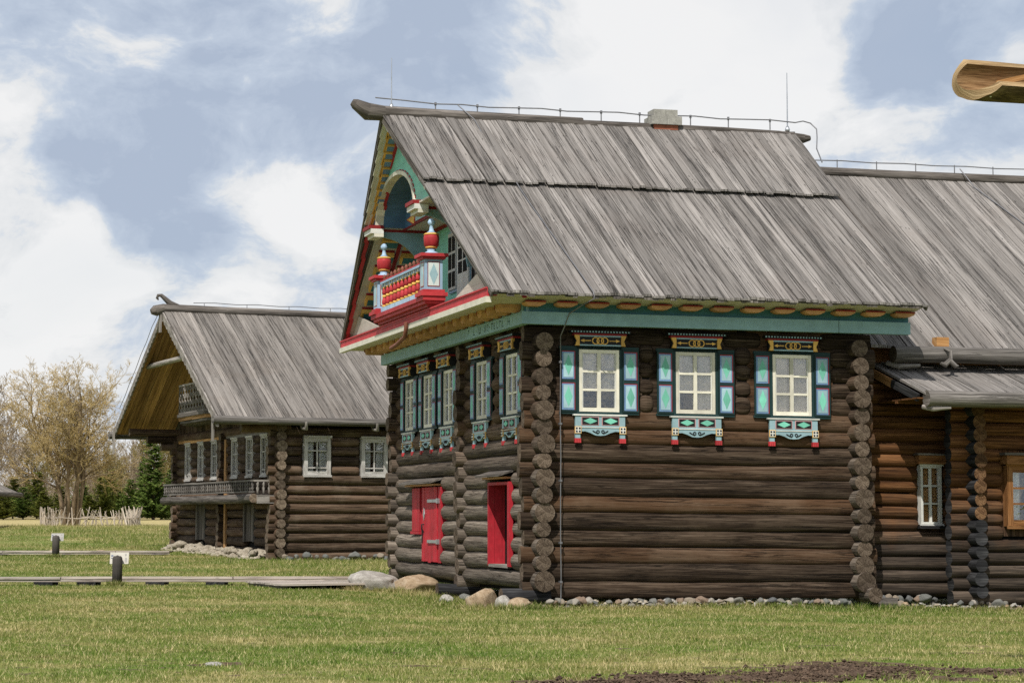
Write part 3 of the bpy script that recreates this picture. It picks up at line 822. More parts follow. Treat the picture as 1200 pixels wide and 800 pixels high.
for b0 in (br_, bl - .38):
    b1 = b0 + .38; a0, a1 = bf - .0, bf + .38; mb = H1.mb()
    mb.box(a0 - .09, a1 + .09, b0 - .09, b1 + .09, gz + .222, gz + .3, 'red', (0, 1, 0)); mb.box(a0 - .04, a1 + .04, b0 - .04, b1 + .04, gz + .3, gz + .36, 'red', (0, 1, 0))
    mb.box(a0, a1, b0, b1, gz + .362, gz + 1.0, 'skyblue', (0, 0, 1))
    mb.box(a0 - .05, a1 + .05, b0 - .05, b1 + .05, gz + 1.0, gz + 1.05, 'red', (0, 1, 0)); mb.box(a0 - .1, a1 + .1, b0 - .1, b1 + .1, gz + 1.052, gz + 1.12, 'red', (0, 1, 0))
    for nx in (0, 1):
        def pl(u0, u1, z0, z1, k, m):
            if nx: mb.box(a0 + u0, a0 + u1, b0 - k, b0 - k + .02, z0, z1, m)
            else: mb.box(a0 - k, a0 - k + .02, b0 + u0, b0 + u1, z0, z1, m)
        pl(.06, .32, gz + .42, gz + .95, .004, 'darkred'); pl(.075, .305, gz + .44, gz + .93, .008, 'pale')
        dm = [(.19, gz + .46), (.28, gz + .685), (.19, gz + .91), (.1, gz + .685)]
        if nx: mb.prism([(a0 + u, z) for u, z in dm], 1, b0 - .012, b0, 'lblue')
        else: mb.prism([(b0 + u, z) for u, z in dm], 0, a0 - .012, a0, 'lblue')
    post = mb.build('balcony_post', balc)
    mb = H1.mb(); c = ((a0 + a1) / 2, (b0 + b1) / 2, gz + 1.12)
    mb.lathe(c, [(.15, 0), (.14, .04), (.08, .07), (.1, .1), (.05, .13)], 'skyblue', 16)
    mb.lathe((c[0], c[1], c[2] + .131), [(.11, 0), (.13, .01), (.13, .03)], 'gold', 16)
    mb.lathe((c[0], c[1], c[2] + .16), [(.12, 0), (.155, .03), (.165, .2), (.15, .25)], 'red', 16)
    mb.lathe((c[0], c[1], c[2] + .41), [(.16, 0), (.165, .015), (.13, .04)], 'gold', 16)
    mb.lathe((c[0], c[1], c[2] + .445), [(.12, 0), (.05, .06), (.035, .16), (.045, .18), (.075, .21), (.08, .25), (.05, .3), (.01, .32)], 'skyblue', 16)
    mb.build('urn_finial', balc)

# ---------------------------------------------------------------- carved windows
def dia(mb, cx, cz, hw, hh, d0, d1, m): mb.prism([(cx - hw, cz), (cx, cz - hh), (cx + hw, cz), (cx, cz + hh)], 1, d0, d1, m)
def ring(mb, cx, cz, r, w, d0, d1, m, n=20, sx=1.0):
    for k in range(n):
        t0 = 2 * PI * k / n; t1 = 2 * PI * (k + 1) / n
        f = lambda q, t: (cx + q * sx * math.cos(t), cz + q * math.sin(t))
        mb.prism([f(r - w, t0), f(r, t0), f(r, t1), f(r - w, t1)], 1, d0, d1, m)
def carved_window(xf, o, front, var):
    """xf maps (right, inward, up) to the house plan; o = offset outward of the unit"""
    mb = H1.mb(xf)
    mb.box(-.46, .46, o - .03, o + .16, 4.87, 4.92, 'dgreen'); mb.box(-.8, .8, o - .03, o + .02, 4.872, 4.925, 'dgreen'); mb.box(-.8, .8, o - .03, o + .02, 3.6, 3.645, 'dgreen')
    for s in (-1, 1):
        mb.box(*sorted((s * .405, s * .46)), o - .025, o + .16, 3.6, 4.87, 'dgreen')
        mb.box(*sorted((s * .345, s * .403)), o - .02, o + .12, 3.65, 4.868, 'cream', (0, 0, 1))
    mb.box(-.343, .343, o - .018, o + .12, 4.8, 4.866, 'cream'); mb.box(-.343, .343, o - .022, o + .12, 3.652, 3.73, 'cream')
    mb.box(-.035, .035, o - .012, o + .05, 3.73, 4.8, 'cream', (0, 0, 1))
    for s in (-1, 1):
        for z in (4.08, 4.44): mb.box(*sorted((s * .035, s * .343)), o - .008, o + .045, z - .022, z + .022, 'cream')
        mb.box(*sorted((s * .32, s * .342)), o - .006, o + .09, 3.732, 4.798, 'white')
    mb.box(-.42, .42, o + .165, o + .18, 3.62, 4.9, 'dark')
    w = mb.build('carved_window', house)
    mb = H1.mb(xf); mb.box(-.343, .343, o + .02, o + .024, 3.74, 4.8, 'glass'); mb.build('pane', w)
    mb = H1.mb(xf)
    def curtain(x0, x1, z0, z1, m, amp=.022, fold=8):
        n = 14; vs = []; fs = []
        for i in range(n + 1):
            x = x0 + (x1 - x0) * i / n
            for z in (z0, z1): vs.append((x, o + .06 + amp * math.sin(x * fold * 5 + z * 6) + .012 * noise.noise(Vector((x * 6, z * 3, var))), z))
        for i in range(n): fs.append((2 * i, 2 * i + 2, 2 * i + 3, 2 * i + 1))
        mb.add(vs, fs, m, (0, 0, 1), None, True)
    if front:
        curtain(-.33, .33, 4.06, 4.8, 'net'); curtain(-.33, .33, 3.74, 4.1, 'tan')
    else:
        lo = (4.1, 4.1, 3.72)[var]
        curtain(-.33, .33, lo, 4.8, 'curtain')
        if var == 1: curtain(.02, .33, 3.74, 4.1, 'curtain')
    mb.build('curtain', w)
    for s in (-1, 1):
        mb = H1.mb(xf); x0, x1 = sorted((s * .463, s * .79)); cx = (x0 + x1) / 2
        mb.box(x0, x1, o - .05, o - .012, 3.647, 4.868, 'dgreen', (0, 0, 1))
        for z0, z1 in ((3.68, 4.21), (4.28, 4.83)):
            e = .03
            mb.box(x0 + e, x1 - e, o - .054, o - .04, z0, z1, 'darkred', (0, 0, 1)); mb.box(x0 + e, x1 - e - .02, o - .058, o - .04, z0, z1 - .018, 'blue', (0, 0, 1))
            mb.box(x0 + e + .03, x1 - e - .04, o - .062, o - .04, z0 + .035, z1 - .045, 'lblue', (0, 0, 1))
            dia(mb, cx - .005, (z0 + z1) / 2, .078, .2, o - .066, o - .04, 'mint_d')
        mb.build('shutter', w)
    mb = H1.mb(xf); dp = .1 if front else .04
    h0 = o - .04 - dp
    mb.box(-.5, .5, h0, o + .02, 4.93, 5.14, 'black'); mb.box(-.53, .53, h0 - .02, o + .02, 5.142, 5.18, 'darkred'); mb.box(-.6, .6, h0 - .05, o + .02, 5.182, 5.235, 'black')
    mb.box(-.42, .42, h0 - .012, h0, 5.115, 5.139, 'lblue'); mb.box(-.42, .42, h0 - .012, h0, 4.935, 4.96, 'lblue')
    for k in range(20): mb.box(-.59 + k * .06, -.565 + k * .06, h0 - .056, h0 - .05, 5.195, 5.22, 'lblue')
    for s in (-1, 1):
        q = [(.42, 4.935), (.505, 4.935), (.49, 4.99), (.475, 5.03), (.5, 5.08), (.52, 5.14), (.42, 5.14)]
        mb.prism([(s * x, z) for x, z in q], 1, h0 - .03, h0 + .02, 'gold')
    for cx in (-.09, 0, .09): ring(mb, cx, 5.036, .074, .018, h0 - .012 - (cx == 0) * .004, h0, 'gold')
    for s in (-1, 1):
        mb.box(*sorted((s * .185, s * .33)), h0 - .01, h0, 5.027, 5.045, 'gold')
        mb.prism([(s * .32, 5.005), (s * .4, 5.036), (s * .32, 5.067)], 1, h0 - .011, h0, 'gold')
    mb.build('headboard', w)
    mb = H1.mb(xf); o2 = o - .075
    sc = [(-.5, 3.598), (-.5, 3.13), (-.4, 3.13), (-.4, 3.26), (-.3, 3.265), (-.2, 3.235), (-.1, 3.19), (0, 3.18), (.1, 3.19), (.2, 3.235), (.3, 3.265), (.4, 3.26), (.4, 3.13), (.5, 3.13), (.5, 3.598)]
    mb.prism(sc, 1, o2, o2 + .05, 'lblue', (1, 0, 0)); mb.box(-.54, .54, o2 - .02, o2 + .06, 3.6 - .03, 3.6 - .001, 'white')
    mb.box(-.38, .38, o2 - .012, o2, 3.335, 3.35, 'white')
    for s in (-1, 1):
        x0, x1 = sorted((s * .03, s * .38))
        mb.box(x0, x1, o2 - .006, o2, 3.385, 3.55, 'pink'); mb.box(x0 + .015, x1 - .015, o2 - .01, o2, 3.397, 3.538, 'black'); dia(mb, (x0 + x1) / 2, 3.468, .14, .06, o2 - .016, o2, 'mint_d')
        cx = s * .45
        mb.box(cx - .065, cx + .065, o2 - .02, o2, 3.22, 3.36, 'gold')
        mb.box(cx - .055, cx + .055, o2 - .024, o2, 3.23, 3.35, 'white')
        for t in (-1, 1):
            for u in (-1, 1): ring(mb, cx + t * .03, 3.29 + u * .03, .02, .02, o2 - .028, o2, 'black', 8)
        mb.box(cx - .06, cx + .06, o2 - .012, o2 + .055, 3.04, 3.128, 'red', (0, 0, 1))
        for t in (-.02, .02): mb.box(cx + t - .004, cx + t + .004, o2 - .014, o2 - .011, 3.04, 3.1, 'darkred')
        ring(mb, s * .05, 3.262, .034, .014, o2 - .012, o2, 'black', 14); mb.prism([(s * .05, 3.215), (s * .1, 3.235), (s * .16, 3.27), (s * .15, 3.285), (s * .09, 3.25), (s * .04, 3.24)], 1, o2 - .011, o2, 'black')
    mb.build('apron', w)
for i, c in enumerate(WIN_W):
    carved_window(lambda v, c=c: (c + v[0], v[1], v[2]), -.12, False, i)
for i, c in enumerate(WIN_F):
    carved_window(lambda v, c=c: (v[1], c - v[0], v[2]), -.1, True, i)

# ---------------------------------------------------------------- red doors in the front
mb = H1.mb()
bb = 7.06
for w_ in (.3, .26, .24, .31, .25):
    mb.box(-.16 + R.uniform(0, .008), -.1, bb + .004, bb + w_ - .004, .56 + R.uniform(-.02, .02), 2.27, 'red_door', (0, 0, 1)); bb += w_
mb.box(-.14, .1, 6.8, 7.05, .56, 2.27, 'red_door', (0, 0, 1)); mb.box(-.1, .1, 8.42, 8.5, .56, 2.27, 'red_door', (0, 0, 1))
d = mb.build('red_door', house); d['label'] = 'closed red plank door with two pale strap hinges'
mb = H1.mb()
for z in (1.0, 1.92): mb.box(-.185, -.161, 6.98, 7.85, z, z + .07, 'steel', (0, 1, 0)); mb.box(-.2, -.13, 6.9, 7.0, z - .02, z + .09, 'steel')
mb.build('strap_hinge', d)
mb = H1.mb()
dia2 = [(8.2, 1.5), (8.12, 1.66), (8.2, 1.82), (8.28, 1.66)]
mb.prism(dia2, 0, -.172, -.161, 'steel'); mb.tube([(-.16, 8.22, 1.42), (-.21, 8.22, 1.42), (-.21, 8.22, 1.3), (-.165, 8.22, 1.24)], .018, 'black', 6); mb.box(-.175, -.161, 8.32, 8.38, 1.0, 1.3, 'black')
mb.build('lock_plate', d)
mb = H1.mb()
for b_ in (8.64, 8.88, 9.12): mb.box(-.16 + R.uniform(0, .006), -.1, b_, b_ + .232, 1.26, 2.26, 'red_door', (0, 0, 1))
mb.box(-.18, -.05, 8.6, 9.42, 1.19, 1.255, 'red_door', (0, 1, 0)); mb.box(-.1, .1, 8.62, 9.4, 1.26, 2.26, 'dark')
d = mb.build('red_shutter', house)
mb = H1.mb()   # open reveal
mb.box(.19, .21, 1.45, 2.95, .6, 2.3, 'red_door', (0, 0, 1)); mb.box(-.17, .19, 2.88, 2.95, .6, 2.3, 'red_door', (0, 0, 1)); mb.box(-.17, .19, 1.45, 1.52, .6, 2.3, 'red_door', (0, 0, 1))
mb.box(-.17, .19, 1.521, 2.879, 2.24, 2.3, 'red_door', (0, 1, 0)); mb.box(-.17, .19, 1.521, 2.879, .57, .63, 'grey_timber', (0, 1, 0)); mb.box(-.2, -.12, 1.3, 1.449, .6, 2.3, 'red_door', (0, 0, 1))
mb.box(.16, .189, 2.18, 2.22, .63, 2.24, 'darkred'); mb.box(.15, .189, 1.521, 1.6, .63, 2.24, 'red_door', (0, 0, 1))
d = mb.build('red_door', house); d['label'] = 'red door set deep in an open red reveal'
for b0, b1, z in ((6.75, 9.6, 2.36), (1.3, 3.0, 2.42)):
    mb = H1.mb()
    mb.prism([(-.42, z - .02), (-.42, z + .02), (-.1, z + .12), (-.1, z + .08)], 1, b0, b1, 'roof_dark', (0, 1, 0))
    mb.box(-.3, -.12, b0 + .1, b1 - .1, z - .06, z - .021, 'ochre', (0, 1, 0))
    mb.build('door_canopy', house)
# ================================================================ unpainted log house on the left
LC = (-7.772, 69.606, .1355)
H2 = House(LC, 24, 24, 0)
lh = thing('log_house', LC, 'unpainted log house with steep grey plank roof, carved gable balcony and long railed gallery', 'house')
LM = 6.43; LEB = -.85; LEZ = 4.62; LSL = .57; LRZ = LEZ + LSL * (LM - LEB); LL = 12.5; LWD = 9.0
def lzr(b): return LEZ + LSL * ((b if b <= LM else 2 * LM - b) - LEB)
lzW = [.12 + .32 * i for i in range(14)]; lzF = [.28 + .32 * i for i in range(14)]
LWIN = [1.3, 3.33, 6.2]; FWIN = [10.9, 9.1, 7.3, 4.7, 2.9, 1.2]
mb = H2.mb()
logwall(mb, 0, 0, 0, LWD, lzW, .168, 'log_left', 'end_left', .35, .3, [(c - .5, c + .5, 2.85, 4.1) for c in LWIN], seg=10)
for c in LWIN: mb.box(c - .6, c + .6, -.02, .08, 2.7, 4.3, 'log_left')
mb.box(0, 9, .02, .04, 0, 4.6, 'dark'); mb.build('side_wall', lh)
mb = H2.mb()
logwall(mb, 1, 0, 0, LL, lzF, .168, 'log_left', 'end_left', .36, .33, [(c - .42, c + .42, 2.75, 4.2) for c in FWIN] + [(c - .62, c + .62, .6, 1.9) for c in (9.0, 2.9)], seg=10, rj=.025)
for c in FWIN: mb.box(-.02, .08, c - .6, c + .6, 2.7, 4.4, 'log_left')
mb.box(.1, .12, 0, LL, 0, 4.6, 'dark')
mb.box(-.14, -.05, .3, 5.7, 4.22, 4.5, 'grey_timber', (0, 1, 0)); mb.box(-.14, -.05, 6.3, 12.2, 4.22, 4.5, 'soffit_wood', (0, 1, 0))
for b in (5.62, 6.4): mb.box(-.2, -.12, b - .1, b + .1, .2, 4.2, 'soffit_wood' if b < 6 else 'log_left', (0, 0, 1))
mb.build('front_wall', lh)
mb = H2.mb()
for b in (6.0, LL):
    for z in lzW: mb.log((-.33 + R.uniform(-.05, .05), b, z), (.3, b, z), R.uniform(.15, .18), 'log_left', 'end_left', 'flat', 'none', seg=10)
logwall(mb, 0, LL, 0, LWD, lzW, .168, 'log_left', 'end_left', 0, .3, seg=8)
logwall(mb, 1, LWD, 0, LL, lzF, .168, 'log_left', 'end_left', 0, .3, seg=8)
for b in (.0, LL):
    for k, (z, L) in enumerate(((4.12, -.75), (4.4, -1.3), (4.68, -2.0))):
        if b == 0 and k < 1: continue
        mb.log((L, b, z), (.4, b, z), .15, 'log_left', 'end_left', 'flat', 'none', seg=10)
mb.build('cross_walls', lh)
def plain_window(H, xf, root, w, z0, z1, wide, fm='winframe', cm='net', rows=(.66,), name='window', dp=0.0):
    xf0 = xf
    if dp: xf = lambda v: xf0((v[0], v[1] + dp if v[1] < 0 else v[1], v[2]))
    mb = H.mb(xf); h = w / 2
    for s in (-1, 1): mb.box(*sorted((s * (h - wide), s * h)), -.22, .05, z0, z1, fm, (0, 0, 1))
    mb.box(-h + wide, h - wide, -.218, .05, z1 - wide * 1.2, z1, fm, (1, 0, 0)); mb.box(-h + wide, h - wide, -.218, .05, z0, z0 + wide * 1.1, fm, (1, 0, 0))
    mb.box(-h - .03, h + .03, -.25, -.221, z1 - .02, z1 + .05, fm, (1, 0, 0)); mb.box(-h - .03, h + .03, -.25, -.221, z0 - .05, z0 + .02, fm, (1, 0, 0))
    a, b = z0 + wide * 1.1, z1 - wide * 1.2
    mb.box(-.022, .022, -.19, -.13, a, b, fm, (0, 0, 1))
    for r in rows:
        z = a + (b - a) * r
        for s in (-1, 1): mb.box(*sorted((s * .022, s * (h - wide))), -.188, -.132, z - .02, z + .02, fm, (1, 0, 0))
    mb.box(-h + .01, h - .01, .051, .06, z0, z1, 'dark')
    wn = mb.build(name, root)
    mb = H.mb(xf); mb.box(-h + wide, h - wide, -.15, -.146, a, b, 'glass'); mb.build('pane', wn)
    if cm:
        mb = H.mb(xf)
        for x0, x1 in ((-h + wide, -.1), (.1, h - wide)) if cm == 'net' else ((-h + wide, h - wide),):
            n = 8; vs = []; fs = []
            for i in range(n + 1):
                x = x0 + (x1 - x0) * i / n
                for z in (a, b): vs.append((x, -.06 + .015 * math.sin(x * 60 + z), z))
            for i in range(n): fs.append((2 * i, 2 * i + 2, 2 * i + 3, 2 * i + 1))
            mb.add(vs, fs, cm, (0, 0, 1), None, True)
        mb.build('curtain', wn)
    return wn
for c in LWIN[:2]: plain_window(H2, lambda v, c=c: (c + v[0], v[1], v[2]), lh, .94, 2.83, 4.11, .13, rows=(.7, .12), name='window')
for i, c in enumerate(FWIN): plain_window(H2, lambda v, c=c: (v[1], c - v[0], v[2]), lh, .78, 2.84, 4.2, .085, rows=(.62, .1), cm='tan' if i < 3 else 'net', name='window', dp=.09)
for c in (9.0, 2.9):
    mb = H2.mb(lambda v, c=c: (v[1], c - v[0], v[2]))
    for s in (-1, 1): mb.box(*sorted((s * .5, s * .62)), -.14, .05, .6, 1.9, 'gutter_timber', (0, 0, 1))
    for k in range(4): mb.box(-.5 + k * .25, -.26 + k * .25, -.06 - .01 * (k % 2), .05, .62, 1.9, 'roof_dark', (0, 0, 1))
    mb.build('boarded_opening', lh)
# gallery
mb = H2.mb(); g0, g1, ga = .0, 11.5, -.85
mb.box(ga, -.15, g0, g1, 2.12, 2.2, 'roof_dark', (0, 1, 0)); mb.log((ga, g0 - .05, 2.06), (ga, g1 + .1, 2.06), .16, 'roof_dark', 'end_left', seg=10)
mb.box(ga - .05, ga + .05, g0, g1, 2.62, 2.68, 'gutter_timber', (0, 1, 0)); mb.box(ga - .04, ga + .04, g0, g1, 2.26, 2.31, 'gutter_timber', (0, 1, 0))
for b in (g0, g1): mb.box(ga, -.1, b - .04, b + .04, 2.62, 2.68, 'grey_timber', (1, 0, 0)); mb.box(ga + .1, -.1, b - .12, b + .12, 1.9, 2.18, 'grey_timber', (1, 0, 0))
gal = mb.build('gallery', lh)
i = 0; b = g0 + .08
while b < g1:
    mb = H2.mb(); mb.lathe((ga, b, 2.3), [(.035, 0), (.035, .05), (.055, .1), (.025, .16), (.055, .22), (.035, .27), (.035, .32)], 'gutter_timber', 6); mb.build('baluster', gal); b += .27
for a in (-.7, -.5, -.3):
    mb = H2.mb(); mb.lathe((a, g0, 2.2), [(.035, 0), (.035, .1), (.055, .2), (.025, .27), (.05, .33), (.035, .42)], 'grey_timber', 6); mb.build('baluster', gal)
# roof
for mir, nm in ((lambda b: b, 1), (lambda b: 2 * LM - b, 2)):
    mb = H2.mb(); planks(mb, lambda b: (-2.3, 10.2), mir(LEB), mir(LM), lzr, 52, 'roof_left', .05, .012, .02, 60 + nm); mb.build('roof_boards', lh)
    mb = H2.mb(); planks(mb, lambda b: (-2.24, .0), mir(LEB + .1), mir(LM), lambda b: lzr(b) - .07, 10, 'soffit_wood', .03, .012, 0, 70 + nm, streak=0); mb.build('soffit_boards', lh)
    mb = H2.mb()
    n = 26
    for k in range(n):     # bargeboard with a scalloped lower edge
        b0 = LEB - .05 + (LM - LEB + .05) * k / n; b1 = LEB - .05 + (LM - LEB + .05) * (k + 1) / n
        q = [(mir(b0), lzr(b0) - .22), (mir((b0 + b1) / 2), lzr((b0 + b1) / 2) - .29), (mir(b1), lzr(b1) - .22), (mir(b1), lzr(b1) + .03), (mir(b0), lzr(b0) + .03)]
        mb.prism(q, 0, -2.37, -2.31, 'grey_timber', (0, 1, LSL), .4)
    b = LEB + .25; mb.box(-2.42, -2.375, *sorted((mir(b), mir(b + .2))), lzr(b) - .85, lzr(b) + .1, 'grey_timber', (0, 0, 1))
    mb.build('bargeboard', lh)
    mb = H2.mb(); mb.tube([(-2.5, mir(LEB), LEZ - .02), (-1, mir(LEB), LEZ - .03), (3, mir(LEB), LEZ - .02), (10.2, mir(LEB), LEZ - .05)], [.15, .13, .13, .13], 'gutter_timber', 10); mb.build('gutter_log', lh)
mb = H2.mb(); mb.box(-2.44, -2.38, LM - .1, LM + .1, LRZ - .75, LRZ - .05, 'grey_timber', (0, 0, 1)); mb.build('gable_pendant', lh)
mb = H2.mb(); mb.tube([(-2.05, LM - 3.1, lzr(LM - 2.9) - .12), (-2.05, LM + 3.1, lzr(LM - 2.9) - .12)], .1, 'grey_timber', 8); mb.build('tie_pole', lh)
mb = H2.mb()
mb.tube([(-2.75, LM, LRZ - .02), (-2.6, LM, LRZ + .02), (-2.3, LM, LRZ + .12), (0, LM, LRZ + .12), (10.3, LM, LRZ + .1)], [.1, .2, .17, .15, .14], 'roof_dark', 10)
mb.tube([(-1.7, LM, LRZ + .17), (-2.05, LM, LRZ + .3), (-2.26, LM, LRZ + .48), (-2.38, LM, LRZ + .58), (-2.5, LM, LRZ + .58), (-2.54, LM, LRZ + .48), (-2.48, LM, LRZ + .42)], [.1, .11, .085, .07, .06, .05, .03], 'roof_dark', 8)
mb.build('ridge_log', lh)
mb = H2.mb()
mb.tube([(-1.2 + .8 * k, LM, LRZ + .36 + .03 * (k % 2)) for k in range(13)], .014, 'cable', 5)
for k in range(6): mb.tube([(-.8 + 1.6 * k, LM, LRZ + .22), (-.8 + 1.6 * k, LM, LRZ + .38)], .012, 'cable', 5)
mb.tube([(-1.8, LM, LRZ + .3), (-2.3, LM + .4, LRZ + .12)] + [(-2.4, LM + .4 + .8 * k, lzr(LM - .4 - .8 * k) + .2 + .05 * (k % 2)) for k in range(1, 8)], .012, 'cable', 5)
mb.build('lightning_cable', lh)
for a in (.6, 3.1, 5.6):
    mb = H2.mb(); mb.tube([(a, -.2, LEZ + .15), (a, -.75, LEZ - .25), (a + .03, -1.02, LEZ - .28), (a + .02, -1.05, LEZ - .05)], [.05, .06, .06, .04], 'grey_timber', 7); mb.build('gutter_hook', lh)
# gable wall and lattice balcony
mb = H2.mb()
n = 34
for k in range(n):
    b0 = .2 + (LL - .2) * k / n; b1 = .2 + (LL - .2) * (k + 1) / n - .012; bm = (b0 + b1) / 2
    mb.prism([(b0, 4.6), (b1, 4.6), (b1, lzr(b1) - .08), (b0, lzr(b0) - .08)], 0, -.02 - .008 * (k % 2), .05, 'log_left', (0, 0, 1))
mb.build('gable_wall', lh)
mb = H2.mb()
DB = lambda b: 6.43 + (b - 6.42) * 1.4; DZ = .22
prof = [(DB(b), a) for b, a in [(3.6, -.05), (4.4, -.75), (5.0, -.85), (5.2, -1.15), (7.7, -1.15), (7.9, -.85), (8.5, -.75), (9.2, -.05)]]
for z0, z1, e, m in ((4.62, 4.72, .0, 'roof_dark'), (4.722, 4.84, .06, 'soffit_wood'), (4.842, 4.95, .12, 'roof_dark')):
    mb.prism([(min(.0, a - e) if a < -.06 else a, b) for b, a in prof], 2, z0 + DZ, z1 + DZ, m, (0, 1, 0))
lb = mb.build('gable_balcony', lh)
for (a0, b0), (a1, b1), z1, nu in (((-.8, 4.45), (-.9, 5.05), 5.45, 3), ((-1.2, 5.25), (-1.2, 7.65), 6.0, 9), ((-.9, 7.85), (-.8, 8.45), 5.45, 3), ((-.05, 3.65), (-.8, 4.4), 5.2, 3), ((-.8, 8.5), (-.05, 9.15), 5.2, 3), ((-.9, 5.06), (-1.2, 5.24), 5.7, 1), ((-1.2, 7.66), (-.9, 7.84), 5.7, 1)):
    mb = H2.mb(); z0 = 4.95 + DZ; z1 += DZ; b0 = DB(b0); b1 = DB(b1)
    P = lambda t, z: (a0 + (a1 - a0) * t, b0 + (b1 - b0) * t, z)
    for z in (z0 + .03, z1): mb.beam(P(0, z), P(1, z), .06, .07, 'grey_timber')
    for k in range(nu + 1): mb.beam(P(k / nu, z0), P(k / nu, z1), .04, .04, 'grey_timber', (1, 0, 0))
    nv = max(2, round((z1 - z0) / .24))
    for k in range(nu):
        for j in range(nv):
            za, zb = z0 + (z1 - z0) * j / nv, z0 + (z1 - z0) * (j + 1) / nv
            mb.beam(P(k / nu, za), P((k + 1) / nu, zb), .022, .022, 'grey_timber'); mb.beam(P(k / nu, zb), P((k + 1) / nu, za), .02, .02, 'grey_timber')
    mb.build('lattice_panel', lb)
mb = H2.mb()
mb.box(-.1, -.025, 6.0, 6.9, 4.95, 6.9, 'roof_dark', (0, 0, 1)); mb.box(-.12, -.101, 6.35, 6.55, 5.0, 6.8, 'soffit_wood', (0, 0, 1)); mb.build('balcony_door', lh)
# small lean-to roof beyond the far corner
mb = H2.mb(); planks(mb, lambda b: (.3, 3.4), 14.6, 12.6, lambda b: 2.25 + (14.6 - b) * .42, 12, 'roof_left', .04, .012, .02, 81)
mb.tube([(.1, 14.65, 2.22), (3.5, 14.65, 2.22)], .11, 'grey_timber', 8)
for a in (.5, 3.2): mb.box(a - .08, a + .08, 14.2, 14.36, -.2, 2.3, 'roof_dark', (0, 0, 1))
for z in [0.05 + .26 * k for k in range(8)]: mb.log((.45, 12.7, z), (.45, 14.0, z), .13, 'log_left', 'end_left', seg=8)
mb.build('lean_to', lh)

# ================================================================ plain log annex on the right
AC = H1.world(7.2, .9, -.25)
ax = thing('log_annex', AC, 'tawny log annex with grey plank roof and log gutters, right of the painted house', 'house')
xo = lambda v: (v[0] - 7.2, v[1] - .9, v[2] + .25)
def mbA(xf=None): return MB((lambda v: xo(xf(v))) if xf else xo, H1.map)
za = [.2 + .262 * i for i in range(17)]; zb = [.06 + .262 * i for i in range(17)]
mb = mbA(); logwall(mb, 0, .9, 6.9, 8.95, za, .14, 'log_annex', 'end_annex', 0, 0, [(8.24, 8.76, 1.45, 2.95)], e0='none', e1='none', rj=.012); mb.box(8.1, 8.86, .9, .96, 1.3, 3.1, 'log_annex'); mb.box(6.9, 9, 1.0, 1.02, 0, 4.7, 'dark')
mb.build('set_back_wall', ax)
mb = mbA(); logwall(mb, 0, .1, 9.0, 16.2, zb, .14, 'log_annex', 'log_tar', .46, 0, [(9.68, 10.68, 1.4, 2.95)], jit=.02, e1='none', rj=.012); mb.box(9.5, 10.8, .1, .16, 1.3, 3.1, 'log_annex'); mb.box(9, 16, .2, .22, 0, 4.3, 'dark')
mb.build('front_wall', ax)
mb = mbA()
for z in [.19 + .262 * i for i in range(16)]: mb.log((9.02 + R.uniform(-.02, .02), -.3 + R.uniform(-.03, .03), z), (9.0, .9, z), R.uniform(.125, .15), 'log_tar', 'end_annex' if z > 1.7 else 'log_tar', 'flat', 'none')
mb.box(6.9, 16.2, 1.1, 1.2, 4.6, 5.3, 'log_annex', (1, 0, 0))
for q in range(20): mb.log((16.2, .1, .2 + .262 * q), (16.2, 12, .2 + .262 * q), .14, 'log_annex', 'end_annex', seg=8)
mb.build('corner_log_ends', ax)
w = plain_window(H1, lambda v: xo((8.5 + v[0], .9 + v[1] + .06, v[2])), ax, .46, 1.52, 2.74, .05, fm='white', cm=None, rows=(.34, .67), name='window')
mb = mbA(); mb.box(8.28, 8.73, .86, .865, 1.5, 2.74, 'soffit_wood', (0, 0, 1)); mb.box(8.2, 8.8, .66, .95, 2.76, 2.94, 'orangeframe', (1, 0, 0)); mb.box(8.16, 8.84, .62, .95, 2.942, 2.98, 'roof_dark', (1, 0, 0)); mb.box(8.22, 8.78, .64, .95, 1.44, 1.5, 'log_tar', (1, 0, 0)); mb.build('window_trim', ax)
w = plain_window(H1, lambda v: xo((10.18 + v[0], .1 + v[1] + .04, v[2])), ax, .9, 1.5, 2.74, .12, fm='orangeframe', cm='net', rows=(.34, .67), name='window')
mb = mbA(); mb.box(9.66, 10.7, -.2, .12, 2.76, 2.94, 'orangeframe', (1, 0, 0)); mb.box(9.6, 10.76, -.24, .12, 2.942, 2.99, 'roof_dark', (1, 0, 0)); mb.build('window_trim', ax)
AZ = lambda b: 5.2 + .70 * ((b if b < 7.3 else 14.6 - b) - .7)
for mir, nm in ((lambda b: b, 1), (lambda b: 14.6 - b, 2)):
    mb = mbA(); planks(mb, lambda b: (7.15, 17.5), mir(.55), mir(7.3), AZ, 46, 'roof', .05, .012, .02, 90 + nm); mb.build('roof_boards', ax)
mb = mbA(); mb.tube([(7.3, 7.3, AZ(7.3) + .1), (11, 7.3, AZ(7.3) + .08), (17.6, 7.3, AZ(7.3) + .1)], .13, 'roof_dark', 10); mb.build('ridge_log', ax)
mb = mbA(); mb.tube([(7.3 + .8 * k, 7.28, AZ(7.3) + .36 + .02 * (k % 2)) for k in range(13)], .014, 'cable', 5)
for k in range(8): mb.tube([(9.6 + 1.0 * k, 7.28, AZ(7.3) + .2), (9.6 + 1.0 * k, 7.28, AZ(7.3) + .4)], .013, 'cable', 5)
mb.tube([(12.7, 7.2, AZ(7.3) + .3), (12.9, 6.9, AZ(6.9) + .1), (13.6, 4, AZ(4) + .1), (14, .8, AZ(.8) + .1)], .014, 'cable', 5)
mb.build('lightning_cable', ax)
